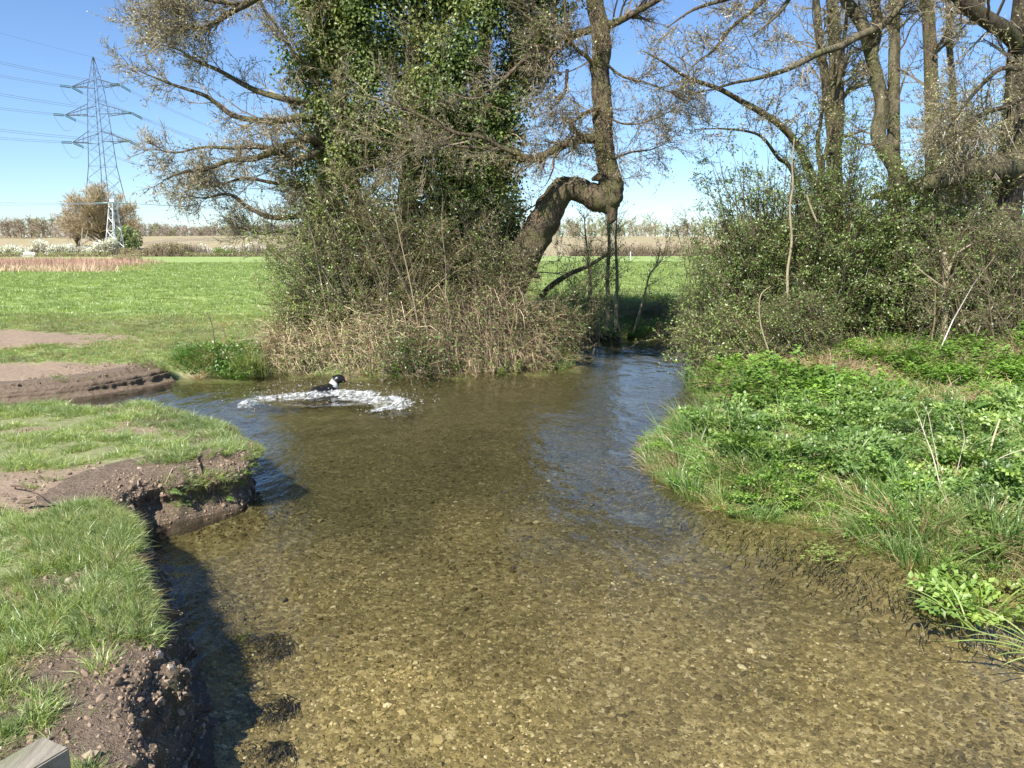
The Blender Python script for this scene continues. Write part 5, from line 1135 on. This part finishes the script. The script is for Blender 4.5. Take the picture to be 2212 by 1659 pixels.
mp_ = bpy.data.meshes.new('post'); bm.to_mesh(mp_); bm.free(); at_ = mp_.attributes.new('col', 'FLOAT_COLOR', 'POINT'); at_.data.foreach_set('color', np.ones(len(mp_.vertices) * 4, np.float32)); mp_.materials.append(M['wood'])
tag(link('wooden_post', mp_), 'square sawn weathered wooden post at the bottom left corner of the near bank', 'post')

# ------------------------------------------------------------------ far background: hedges, woods, field trees
def gzp(x, y): return float(ground_z([x], [y])[0])
def hedge(label, px0, px1, Y, h, dep, cat, twc, blos, n_tw, n_bl, bls=.30, name='hedge', m2='blossom', part='blossom', cv=.12):
    t = thing(name, label, cat); x0, x1 = at(px0, 540, Y)[0], at(px1, 540, Y)[0]; t.location = ((x0 + x1) / 2, Y, gzp((x0 + x1) / 2, Y)); z0 = t.location[2]; cx_ = t.location[0]
    w_ = (x1 - x0) / 2; B = Buf(); x = U(-w_, w_, n_tw); hh = h * (.72 + .35 * vnoise(xy0(x, 0 * x, .35, Y), 3) + .12 * rng.random(n_tw)); y = rng.normal(0, dep * .35, n_tw)
    a = np.stack([x, y, np.zeros(n_tw)], -1); e = a + np.stack([rng.normal(0, h * .22, n_tw), rng.normal(0, h * .15, n_tw), hh * U(.55, 1.1, n_tw)], -1); m_ = (a + e) / 2 + rng.normal(size=(n_tw, 3)) * .12 * h
    tubes(B, np.stack([a, m_, e], 1), np.array([[.035, .03, .012]]) * (h / 2.5), 3, cvar(n_tw, *twc, .2), tip=True); B.obj('stems', M['straw'], t, smooth=False)
    B = Buf(); x = U(-w_, w_, n_bl); hh = h * (.72 + .35 * vnoise(xy0(x, 0 * x, .35, Y), 3)); zz = hh * (.22 + .85 * rng.random(n_bl) ** .75)
    rr = fbm(np.stack([x * .9, zz * .9, 0 * x + Y], -1), 3, 9); k_ = rr > -.25; x, zz, hh = x[k_], zz[k_], hh[k_]; n_ = len(x)
    p = np.stack([x, rng.normal(0, dep * .4, n_), zz], -1); leaves(B, p, rdir(n_), nrm(rdir(n_) + np.array([-.3, -.5, .6])), bls * U(.5, 1.4, n_), bls * .7 * U(.5, 1.4, n_), cvar(n_, *blos, cv)); B.obj(part, M[m2], t, smooth=False)
    return t
W1, W2 = (.80, .75, .72), (.88, .86, .84); BR1, BR2 = (.40, .30, .21), (.22, .16, .11)
hedge('long white blossoming hedge across the far edge of the meadow, behind the pale bench', -420, 238, 163, 3.4, 2.2, 'hedge', ((.32, .26, .20), BR2), (W1, W2), 2200, 15000)
hedge('white blossoming bush at the foot of the small pale pylon', 192, 252, 162, 3.9, 2.2, 'hedge', ((.34, .28, .22), BR2), (W1, W2), 400, 2600, name='blossom_bush')
hedge('brown bramble hedge right of the small pale pylon', 262, 405, 162, 3.0, 2.4, 'hedge', (BR1, BR2), ((.28, .24, .11), (.4, .32, .18)), 1500, 2400, name='bramble_hedge', m2='leaf', part='leaves')
hedge('thin hedge with white blossom patches between the bramble hedge and the ivy clad tree', 400, 700, 164, 2.9, 2.2, 'hedge', ((.3, .24, .18), BR2), (W1, W2), 1700, 2300)
hedge('dull green rounded bush standing in the far hedge', 462, 512, 161, 2.4, 1.4, 'bush', (BR1, BR2), ((.18, .28, .06), (.28, .38, .10)), 200, 1500, .25, 'green_bush', 'leaf', 'leaves')
hedge('low olive bank of brambles below the white blossoming hedge', -420, 240, 159.5, 1.3, 1.5, 'brambles', (BR1, BR2), ((.28, .31, .10), (.42, .40, .18)), 1100, 3800, .24, 'low_brambles', 'leaf', 'leaves')
hedge('low brambles at the foot of the thin hedge left of the ivy clad tree', 400, 700, 160, 1.2, 1.2, 'brambles', (BR1, BR2), ((.26, .29, .10), (.40, .37, .17)), 700, 1800, .24, 'low_brambles', 'leaf', 'leaves')
hedge('low bare scrub on the meadow in front of the bramble hedge', 245, 300, 118, 1.5, 2.0, 'bush', ((.34, .27, .17), (.22, .2, .1)), ((.42, .4, .2), (.5, .43, .24)), 260, 500, .16, 'scrub', 'leaf', 'leaves')
hedge('dark hedge beyond the meadow seen between the kneed trunk and the thorn bushes', 1230, 1850, 170, 3.4, 2.5, 'hedge', ((.25, .19, .13), BR2), ((.28, .24, .12), (.42, .33, .21)), 2000, 3000, name='bramble_hedge', m2='leaf', part='leaves')
def field_tree(label, px, pbase, Y, wid, hgt, n1, tw, name='round_tree', seed=0, cat='tree', base_h=.12):
    b = at(px, pbase, Y); z0 = gzp(b[0], Y); t = thing(name, label, cat); t.location = (b[0], Y, z0)
    B = Buf(); k = 5; P0 = np.array([[0, 0, -.2], [.1, 0, hgt * .08], [0, .1, hgt * .16], [0, 0, hgt * .25]]); tubes(B, P0[None], np.array([[.55, .45, .4, .34]]) * hgt / 14, 8)
    nst = 22; aa = U(0, 2 * PI, nst); el = U(.12, 1.5, nst); d = np.stack([np.cos(aa) * np.cos(el), np.sin(aa) * np.cos(el), np.sin(el)], -1); e = d * np.array([wid * .44, wid * .44, hgt * .70]) * U(.7, 1, (nst, 1)) + np.array([0, 0, hgt * .2]); st = P0[rng.integers(1, 4, nst)]
    s = np.linspace(0, 1, 6)[None, :, None]; m_ = (st + e) / 2 + np.array([0, 0, hgt * .1]); S = st[:, None] * (1 - s) ** 2 + 2 * m_[:, None] * s * (1 - s) + e[:, None] * s ** 2; R = np.linspace(.22, .08, 6)[None].repeat(nst, 0) * hgt / 14
    tubes(B, S, R, 5, (.9, .85, .8)); B.obj('trunk', M['bark'], t)
    A = grow(S, R, n1, hgt * .30, .7, k=4, wig=.14, up=.12, ratio=.5, t0=.15, rmin=.05); C = grow(*A, 9, hgt * .15, .65, k=2, wig=.14, up=.15, ratio=.55, rmin=.05); D = grow(*C, 7, hgt * .085, .6, k=2, wig=.1, up=.2, ratio=.6, rmin=.042)
    cen = np.array([0, 0, hgt * .52]); rad = np.array([wid * .5, wid * .5, hgt * .5]); ins = lambda p: (((p - cen) / rad) ** 2).sum(1) < 1.0 + .2 * vnoise(p * .5, 4)
    Bs = Buf(); twigs(Bs, (keep_in(A, ins), keep_in(C, ins), keep_in(D, ins)), *tw); Bs.obj('crown', M['straw'], t, smooth=False); return t
field_tree('large round bare brown tree in front of the big pylon', 220, 522, 196, 20.5, 17.0, 14, ((.60, .49, .31), (.42, .33, .20)))
field_tree('smaller greyish bare tree just left of the large round tree', 165, 520, 215, 15, 12.5, 4, ((.56, .48, .40), (.42, .35, .28)), name='bare_tree')
t = thing('evergreen_bush', 'green bushy tree beside the right leg of the small pale pylon', 'bush'); b = at(272, 520, 176); t.location = (b[0], 176, gzp(b[0], 176)); B = Buf(); n = 2600; p = rdir(n) * rng.random((n, 1)) ** .4 * np.array([3.4, 2.4, 3.4]) + np.array([0, 0, 3.3]); p[:, 0] += .9 * vnoise(p * .7, 3); p = p[fbm(p * .6, 2, 8) > -.3]; n = len(p)
leaves(B, p, rdir(n), nrm(rdir(n) + np.array([-.4, -.5, .7])), .55 * U(.5, 1.3, n), .4, cvar(n, (.18, .23, .08), (.32, .37, .15), .2)); B.obj('foliage', M['leaf'], t, smooth=False)
B = Buf(); tubes(B, np.array([[[0, 0, -.2], [.1, 0, 1.5], [0, 0, 3.5]]]), np.array([[.2, .16, .1]]), 6); B.obj('trunk', M['bark_dark'], t)
# two leaning stakes left of the round tree
for pa, pb_, lab in (((172, 527), (178, 493), 'pale leaning wooden stake in the far field left of the round tree'), ((174, 527), (190, 498), 'dark wooden brace leaning against the pale stake in the far field')):
    a, b = at(*pa, 190), at(*pb_, 190); a[2] = gzp(a[0], 190) - .2; B = Buf(); tubes(B, np.stack([a, (a + b) / 2, b])[None], np.full((1, 3), .08), 6, (.7, .65, .55) if 'pale' in lab else (.35, .35, .35), cap=True); tag(B.obj('wooden_stake', M['benchwood'] if 'pale' in lab else M['bark_dark'], None), lab, 'stake')
a = at(1362, 560, 120); B = Buf(); z0 = gzp(a[0], 120); tubes(B, np.array([[[a[0], 120, z0 - .2], [a[0], 120, z0 + .7], [a[0], 120, z0 + 1.3]]]), np.full((1, 3), .09), 6, (1.2, 1.2, 1.2), cap=True); tag(B.obj('marker_post', M['steel_pale'], None), 'small white marker post in the far meadow right of the saplings', 'post')
# distant woods
def woods(name, px0, px1, Y0, Y1, n, h, cols, green=.12):
    B = Buf(); x = U(at(px0, 500, Y0)[0], at(px1, 500, Y0)[0], n); y = U(Y0, Y1, n); z = ground_z(x, y); hh = h * U(.7, 1.15, n) * (1 + .35 * vnoise(xy0(x, y, .03), 5))
    tr = np.stack([np.stack([x, y, z - .3], -1), np.stack([x + rng.normal(0, .4, n), y, z + hh * .45], -1), np.stack([x, y, z + hh * .8], -1)], 1); tubes(B, tr, np.array([[.16, .13, .06]]), 3, cvar(n, (.42, .35, .26), (.3, .24, .17), .15), tip=True)
    A = grow(tr, np.full((n, 3), .2), 14, h * .42, .95, k=2, wig=.14, up=.1, ratio=.5, t0=.02, rmin=.07); cc_ = np.repeat(cvar(n, *cols, .12), 14, 0); gr = np.repeat(rng.random(n) < green, 14); cc_[gr] = cc_[gr] * np.array([.75, 1.0, .5])
    tubes(B, *A, 3, cc_, tip=True); D = grow(*A, 5, h * .24, .8, k=2, up=.1, ratio=.7, rmin=.085, jit=.4); tubes(B, *D, 3, np.repeat(cc_, 5, 0), tip=True)
    return tag(B.obj(name, M['straw'], None, smooth=False), kind='stuff')
woods('distant_woods', -500, 170, 255, 300, 320, 5.8, ((.40, .32, .22), (.30, .24, .165)), .2)
woods('distant_woods', 130, 760, 325, 370, 420, 6.3, ((.42, .355, .28), (.32, .26, .20)), .22)
woods('distant_woods', 1150, 2700, 300, 350, 560, 7.5, ((.40, .335, .235), (.30, .255, .17)), .35)
woods('distant_woods', 700, 1200, 330, 370, 190, 7.0, ((.42, .355, .28), (.32, .26, .20)), .2)
# red-brown dead stems in the rough strip of the meadow
n = 30000; y = 1 / U(.0079, .0159, n); x = y * U(-.86, -.44, n); rg = .75 - sstep(-.56, -.44, x / y) * (.4 + np.abs(1 / y - .0105) / .004) + .5 * fbm(np.stack([x * .05, y * .12, 0 * x], -1), 3, 62); k_ = rng.random(n) < rg; x, y = x[k_], y[k_]; n = len(x)
b = np.stack([x, y, ground_z(x, y) - .05], -1); red = sstep(-.1, .35, fbm(np.stack([x * .06, y * .12, 0 * x], -1), 2, 66) + .35 * (x < -42))[:, None]
B = Buf(); blades(B, b, nrm(rng.normal(size=(n, 3)) * .2 + np.array([0, 0, 1.0])), .75 * U(.4, 1.2, n), .05, rng.normal(size=(n, 3)) * .3, cvar(n, (.66, .50, .34), (.54, .38, .25), .15) * (1 - red) + cvar(n, (.50, .32, .24), (.42, .26, .19), .15) * red)
tag(B.obj('dry_stems', M['straw'], None, smooth=False), kind='stuff')
n = 5000; x = U(28, 75, n); y = rng.normal(96, 6, n); b = np.stack([x, y, ground_z(x, y) - .05], -1); B = Buf(); blades(B, b, nrm(rng.normal(size=(n, 3)) * .2 + np.array([0, 0, 1.0])), .5 * U(.4, 1.2, n), .05, rng.normal(size=(n, 3)) * .3, cvar(n, (.66, .48, .33), (.6, .42, .28), .15)); tag(B.obj('dry_stems', M['straw'], None, smooth=False), kind='stuff')
# bench in front of the hedge
p = at(62, 556, 149); z0 = gzp(p[0], 149); t = thing('bench', 'pale weathered bench on the meadow in front of the white hedge', 'bench'); t.location = (p[0], 149, z0)
def box(B, c, s, col=(1, 1, 1)):
    c = np.asarray(c, float); s = np.asarray(s, float) / 2; v = np.array([(i, j, k) for i in (-1, 1) for j in (-1, 1) for k in (-1, 1)]) * s + c
    B.add(v, [(0, 1, 3, 2), (4, 6, 7, 5), (0, 4, 5, 1), (2, 3, 7, 6), (0, 2, 6, 4), (1, 5, 7, 3)], None, col)
for nm_, c, s in (('backrest', (0, .25, .78), (2.3, .09, .42)), ('seat', (0, -.05, .42), (2.4, .55, .08)), ('lower_rail', (0, -.3, .22), (2.3, .06, .1)), ('leg', (-1.0, .2, .28), (.12, .12, .58)), ('leg', (1.0, .2, .28), (.12, .12, .58)), ('leg', (-1.0, -.27, .19), (.12, .12, .38)), ('leg', (1.0, -.27, .19), (.12, .12, .38))):
    B = Buf(); box(B, c, s); o = B.obj(nm_, M['benchwood'], t, smooth=False); md = o.modifiers.new('b', 'BEVEL'); md.width = .02

# ------------------------------------------------------------------ big lattice pylon
PY = 222.0; PB = at(252, 505, PY); pz = gzp(PB[0], PY); TOP = 3 + PY * math.tan(math.atan((CY - 123) / F) - PITCH); HP = TOP - pz
yaw = math.radians(9); cyw, syw = math.cos(yaw), math.sin(yaw)
def pl(x, y, z): return np.array([PB[0] - 2.2 + x * cyw + y * syw, PY - x * syw + y * cyw, pz + z])      # x = cross arms, y = along the line
pyl = thing('lattice_pylon', 'tall dark steel lattice pylon with three pairs of cross arms beyond the round tree', 'pylon')
lev = np.array([0, .09, .18, .28, .36, .43, .50, .555, .61, .665, .72, .775, .825, .87, .91, .95, 1.0]) * HP
hw = np.interp(lev / HP, [0, .28, .43, .62, .83, 1.0], [5.4, 3.35, 2.5, 2.05, 1.45, .12])
cor = [(-1, -1), (1, -1), (1, 1), (-1, 1)]
for sx, sy in cor:
    B = Buf(); tubes(B, np.array([pl(sx * w_, sy * w_, z) for z, w_ in zip(lev, hw)])[None], np.linspace(.12, .07, len(lev))[None], 4); B.obj('leg', M['steel'], pyl, smooth=False)
def bar(parent, name, a, b, r, mtl): B = Buf(); tubes(B, np.stack([a, b])[None], np.full((1, 2), r), 4); return B.obj(name, mtl, parent, smooth=False)
for i in range(len(lev) - 1):
    for f in range(4):
        (x0, y0), (x1, y1) = cor[f], cor[(f + 1) % 4]; r = .05 if i < 4 else .032
        A0, A1, B0, B1 = pl(x0 * hw[i], y0 * hw[i], lev[i]), pl(x1 * hw[i], y1 * hw[i], lev[i]), pl(x0 * hw[i + 1], y0 * hw[i + 1], lev[i + 1]), pl(x1 * hw[i + 1], y1 * hw[i + 1], lev[i + 1])
        bar(pyl, 'brace', A0, B1, r, M['steel']); bar(pyl, 'brace', A1, B0, r, M['steel'])
        if i in (1, 3, 5, 8, 11): bar(pyl, 'brace', A0, A1, r, M['steel'])
arms = [(.555, .61, 8.6, 'bottom'), (.70, .755, 10.2, 'middle'), (.845, .885, 7.4, 'top')]
ends = {}
for z0_, z1_, L_, nm_ in arms:
    z0_, z1_ = z0_ * HP, z1_ * HP; w0, w1 = np.interp(z0_, lev, hw), np.interp(z1_, lev, hw)
    for s in (-1, 1):
        B = Buf(); tip = pl(s * L_, 0, z0_ + .3); 
        for sy in (-1, 1):
            for zz, ww in ((z0_, w0), (z1_, w1)): tubes(B, np.stack([pl(s * ww, sy * ww, zz), tip])[None], np.full((1, 2), .10), 4)
            for q in (.3, .6): tubes(B, np.stack([pl(s * w0, sy * w0, z0_) * (1 - q) + tip * q, pl(s * w1, sy * w1, z1_) * (1 - q) + tip * q])[None], np.full((1, 2), .05), 4)
        for q in (.25, .5, .75): tubes(B, np.stack([pl(s * w0, -w0, z0_) * (1 - q) + tip * q, pl(s * w0, w0, z0_) * (1 - q) + tip * q])[None], np.full((1, 2), .05), 4)
        B.obj('cross_arm', M['steel'], pyl, smooth=False)
        es = {}
        for d in (-1, 1):
            off = np.array([0, d * 4.3, -.45 if d < 0 else -.75]); dd = pl(off[0], off[1], 0) - pl(0, 0, 0); e = tip + np.array([dd[0], dd[1], off[2]])
            for kz in (-1, 1):
                B = Buf(); dz = np.array([0, 0, kz * .22]); P = np.linspace(tip + dz + (e - tip) * .08, e + dz, 30); R = np.where(np.arange(30) % 2 == 0, .17, .08)
                tubes(B, P[None], R[None], 6); B.obj('insulator_string', M['insul'], pyl, smooth=False)
            es[d] = e
        ss = np.linspace(0, 1, 14)[:, None]; m_ = (es[-1] + es[1]) / 2 + np.array([0, 0, -7.2]); B = Buf(); tubes(B, (es[-1] * (1 - ss) ** 2 + 2 * m_ * ss * (1 - ss) + es[1] * ss ** 2)[None], np.full((1, 14), .05), 4); B.obj('jumper_loop', M['cable'], pyl)
        ends[(nm_, s)] = es
def cable(label, a, b, sag, r=.042, group='power cables in the sky'):
    s = np.linspace(0, 1, 40)[:, None]; P = a * (1 - s) + b * s; P[:, 2] -= sag * 4 * (s * (1 - s))[:, 0]; B = Buf(); tubes(B, P[None], np.full((1, 40), r), 3); return tag(B.obj('power_cable', M['cable'], None), label, 'cable', group)
near = pl(0, -1, 0) - pl(0, 0, 0); farv = pl(0, 1, 0) - pl(0, 0, 0)
for (nm_, s), es in ends.items():
    side = 'nearer' if s > 0 else 'farther'
    for d, dv, L_, word, dz in ((-1, near, 190, 'left', 2.0), (1, farv, 260, 'right', -6.0)):
        for kz, w2 in ((-.22, 'lower'), (.22, 'upper')):
            a = es[d] + np.array([0, 0, kz]); cable('%s grey cable running %s from the %s end of the %s cross arm' % (w2, word, side, nm_), a, a + dv * L_ + np.array([0, 0, dz]), 5.0)
tp = pl(0, 0, HP)
cable('thin earth wire running left from the very top of the big pylon', tp, tp + near * 190 + np.array([0, 0, 2.0]), 4.0, .035); cable('thin earth wire running right from the very top of the big pylon', tp, tp + farv * 260 - np.array([0, 0, 6.0]), 4.5, .035)
# ------------------------------------------------------------------ small pale terminal pylon
SY = 170.0; q0 = at(248, 540, SY); sz = gzp(q0[0], SY); ST = 3 + SY * math.tan(math.atan((CY - 436) / F) - PITCH); HS = ST - sz; y2 = math.radians(24)
def sp_(x, y, z): return np.array([q0[0] + x * math.cos(y2) + y * math.sin(y2) + .45 * z / HS, SY - x * math.sin(y2) + y * math.cos(y2), sz + z])
spy = thing('small_pylon', 'small pale galvanised lattice pylon standing behind the white blossom bush', 'pylon'); lv = np.array([0, .16, .32, .47, .60, .72, .83, .92, 1.0]) * HS; wv = np.interp(lv / HS, [0, 1], [1.45, .45])
for sx, sy in cor: B = Buf(); tubes(B, np.array([sp_(sx * a, sy * a, z) for z, a in zip(lv, wv)])[None], np.full((1, len(lv)), .11), 4); B.obj('leg', M['steel_pale'], spy, smooth=False)
for i in range(len(lv) - 1):
    for f in range(4):
        (x0, y0), (x1, y1) = cor[f], cor[(f + 1) % 4]; A0, B1 = sp_(x0 * wv[i], y0 * wv[i], lv[i]), sp_(x1 * wv[i + 1], y1 * wv[i + 1], lv[i + 1]); A1, B0 = sp_(x1 * wv[i], y1 * wv[i], lv[i]), sp_(x0 * wv[i + 1], y0 * wv[i + 1], lv[i + 1])
        bar(spy, 'brace', *((A0, B1) if i % 2 else (A1, B0)), .07, M['steel_pale'])
        if i in (1, 3, 5): bar(spy, 'brace', A0, A1, .05, M['steel_pale'])
B = Buf(); c = sp_(0, 0, HS + .25); box(B, c, (1.0, .8, .6)); B.obj('head_frame', M['steel_pale'], spy, smooth=False)
B = Buf()
for dy in (-1.6, 0, 1.6): tubes(B, np.stack([sp_(-.9, dy, HS - .2), sp_(.9, dy, HS - .2)])[None], np.full((1, 2), .08), 4)
for dx in (-.8, .8): tubes(B, np.stack([sp_(dx, -1.9, HS - .2), sp_(dx, 1.9, HS - .2)])[None], np.full((1, 2), .09), 4)
B.obj('cross_arm', M['steel_pale'], spy, smooth=False)
for k, (dy, w2) in enumerate(((-1.6, 'nearest'), (0.0, 'middle'), (1.6, 'farthest'))):
    for s in (-1, 1):
        a = sp_(s * .9, dy, HS - .2); e = a + np.array([s * 1.9, -.25 * s, -.1]); B = Buf(); P = np.linspace(a, e, 20); tubes(B, P[None], np.where(np.arange(20) % 2 == 0, .13, .06)[None], 6); B.obj('insulator_string', M['insul'], spy, smooth=False)
        cable('%s of the three low wires running %s from the small pale pylon' % (w2, 'left' if s < 0 else 'right'), e, e + np.array([s * (95 if s > 0 else 80), (-25 if s < 0 else 30), (2.4 - k if s < 0 else -.2 - .8 * k)]), 1.0, .03, 'low wires of the small pylon')

# ------------------------------------------------------------------ swimming dog and its splash
dog = thing('dog', 'wet black dog with white neck and tan muzzle swimming away to the right', 'dog'); D0 = onz(704, 846, 0.0)
def W_(x, y, z): return np.array([x, y, z])
# one skin surface: rump -> back -> shoulders -> neck -> skull -> muzzle, legs trail under water; x = heading to the right and away
sk = [(-.36, 0, -.03), (-.22, 0, .06), (-.06, 0, .085), (.08, 0, .075), (.15, .02, .14), (.195, .01, .245), (.235, -.005, .30), (.30, -.05, .29), (.362, -.092, .262), (.395, -.112, .255),
      (.10, .10, -.10), (.16, .12, -.28), (.10, -.10, -.10), (.14, -.12, -.28), (-.28, .09, -.14), (-.30, .1, -.3), (-.28, -.09, -.14), (-.31, -.1, -.3), (-.50, 0, -.05), (-.66, 0, -.06)]
rad = [.085, .135, .145, .135, .105, .092, .096, .085, .042, .034, .055, .035, .055, .035, .065, .035, .065, .035, .03, .015]
edg = [(0, 1), (1, 2), (2, 3), (3, 4), (4, 5), (5, 6), (6, 7), (7, 8), (8, 9), (3, 10), (10, 11), (3, 12), (12, 13), (0, 14), (14, 15), (0, 16), (16, 17), (0, 18), (18, 19)]
mb = bpy.data.meshes.new('body'); mb.from_pydata([Vector(p) for p in sk], edg, []); ob = link('body', mb, dog)
ms = ob.modifiers.new('skin', 'SKIN'); 
for i, r in enumerate(rad): mb.skin_vertices[0].data[i].radius = (r, r)
mb.skin_vertices[0].data[2].use_root = True
mss = ob.modifiers.new('sub', 'SUBSURF'); mss.levels = mss.render_levels = 2
dg = bpy.context.evaluated_depsgraph_get(); dg.update(); mbe = bpy.data.meshes.new_from_object(ob.evaluated_get(dg)); ob.modifiers.clear(); ob.data = mbe
co = np.empty(len(mbe.vertices) * 3, np.float32); mbe.vertices.foreach_get('co', co); co = co.reshape(-1, 3); co += .012 * fbm(co * 16, 3, 7)[:, None] * nrm(co - co.mean(0)); mbe.vertices.foreach_set('co', co.ravel())
colr = np.tile(np.array([.012, .011, .011]), (len(co), 1)); nk = (np.abs((co[:, 0] - .165) * .75 + (co[:, 2] - .19) * .55) < .033 + .012 * vnoise(co * 30, 2)) & (co[:, 2] > .07); colr[nk] = (.74, .72, .66)
colr[(co[:, 0] > .335)] = (.50, .27, .15); colr[(co[:, 2] < .02) & (np.abs(co[:, 1]) > .05)] = (.05, .03, .02); colr[(co[:, 0] > .402)] = (.01, .01, .01)
ac = mbe.attributes.get('col') or mbe.attributes.new('col', 'FLOAT_COLOR', 'POINT'); ac.data.foreach_set('color', np.concatenate([colr, np.ones((len(co), 1))], 1).astype(np.float32).ravel()); mbe.materials.clear(); mbe.materials.append(M['fur'])
mbe.polygons.foreach_set('use_smooth', np.ones(len(mbe.polygons), bool))
for sy in (-1, 1):
    B = Buf(); b = np.array([.225, -.005 + sy * .07, .36]); leaves(B, np.array([b]), np.array([[-.1, sy * .75, -.75]]), np.array([[0, sy, .6]]), .13, .085, (.012, .011, .011), .35); o = B.obj('ear', M['fur'], dog); md = o.modifiers.new('t', 'SOLIDIFY'); md.thickness = .014; md = o.modifiers.new('s', 'SUBSURF'); md.levels = md.render_levels = 2
    v, f = pebble(3); B = Buf(); B.add(nrm(v) * .011 + np.array([.312, -.06 + sy * .045, .33]), None, f, (.02, .012, .008)); B.obj('eye', M['fur'], dog)
v, f = pebble(4); B = Buf(); B.add(nrm(v) * .017 + np.array([.423, -.13, .264]), None, f, (.02, .02, .02)); B.obj('nose', M['fur'], dog)
dog.location = (D0[0] + .02, D0[1] - .05, -.085); dog.rotation_euler = (0, -.02, math.radians(38)); dog.scale = (1.14, 1.14, 1.14)

def foam_mat():
    m, t, o = mat('white_foam'); tc = N(t, 'ShaderNodeTexCoord'); n = noise(t, 22, 5, .7, tc.outputs['Object']); c = ramp(t, n.outputs[0], [(.3, (.62, .64, .62)), (.6, (.86, .88, .88))])
    d = N(t, 'ShaderNodeBsdfPrincipled', i_Roughness=.5); t.links.new(ramp(t, noise(t, 9, 5, .75, tc.outputs['Object']).outputs[0], [(.44, (.05, .05, .05)), (.66, (.9, .9, .9))]), d.inputs['Alpha']); t.links.new(c, d.inputs['Base Color']); t.links.new(bump(t, n.outputs[0], .8, .03), d.inputs['Normal']); t.links.new(d.outputs[0], o.inputs[0]); return m
M['foam'] = foam_mat()
# arc of churned water: crest line in plan, many lumpy overlapping lobes of foam
ar = np.array([onz(*p) for p in ((536, 880), (545, 868), (580, 860), (630, 856), (680, 853), (720, 851), (760, 852), (800, 856), (835, 862), (852, 872), (835, 884), (800, 888), (775, 893))]); ar = catmull(ar, 90)
ar = catmull(ar[::6], 260); ico, icf = pebble(9); ico = nrm(ico); na_, nb_ = 260, 46
ua = np.linspace(0, 1, na_)[:, None]; ub = np.linspace(-1, 1, nb_)[None]
wd2 = np.interp(np.linspace(0, 1, na_), [0, .12, .4, .66, .85, 1], [.14, .30, .45, .48, .40, .12])[:, None]
tg2 = nrm(np.gradient(ar, axis=0)); nn2 = np.stack([-tg2[:, 1], tg2[:, 0], 0 * tg2[:, 0]], -1)
Pg = ar[:, None] + nn2[:, None] * (wd2 * ub)[..., None] + np.array([0, -.16, 0])
f1 = fbm(Pg.reshape(-1, 3) * np.array([5., 5., 1]), 4, 77).reshape(na_, nb_); f2 = fbm(Pg.reshape(-1, 3) * 19, 3, 79).reshape(na_, nb_); f0 = fbm(Pg.reshape(-1, 3) * np.array([1.6, 3.2, 1]), 3, 80).reshape(na_, nb_)
hg = np.interp(np.linspace(0, 1, na_), [0, .15, .4, .6, .84, 1], [.02, .04, .055, .06, .085, .03])[:, None] * np.exp(-((ub - .25) / .5) ** 2)
Pg[..., 2] = .012 + np.clip(hg * (.8 + .9 * f1 + .8 * f2), 0, 1) + .02 * f2
Pg[..., :2] += .03 * f2[..., None]
msk = (1.0 - np.abs(ub) ** 2.2 + .95 * f1 + .7 * f2 + .9 * f0) > .40
qi = (np.arange(na_ - 1)[:, None] * nb_ + np.arange(nb_ - 1)[None]); mq = msk[:-1, :-1] & msk[1:, 1:]
qq = np.stack([qi, qi + nb_, qi + nb_ + 1, qi + 1], -1)[mq]
B = Buf(); B.add(Pg.reshape(-1, 3), qq); spl = tag(B.obj('splash_foam', M['foam'], None), kind='stuff')
ar = ar[::3][:90] if len(ar[::3]) >= 90 else np.resize(ar[::3], (90, 3))
B = Buf(); n = 700; i = rng.integers(0, 90, n); c = ar[i] + np.stack([rng.normal(0, .3, n) + .25 * (i > 60), rng.normal(0, .35, n), .02 + .28 * rng.random(n) ** 2.2], -1); s_ = U(.004, .013, n)
V = c[:, None] + ico[None] * s_[:, None, None]; B.add(V.reshape(-1, 3), None, (np.array(icf)[None] + (np.arange(n) * 12)[:, None, None]).reshape(-1, 3)); tag(B.obj('water_drops', M['foam'], None), kind='stuff')

#MARK_END
for o in COL.objects:
    if o.parent is not None and o.name.split('.')[0] in ('twigs', 'side_stems', 'stems', 'blossom', 'leaves', 'ivy', 'canes', 'trailing_roots', 'crown', 'grass_blades', 'blades', 'foliage'): o['kind'] = 'stuff'
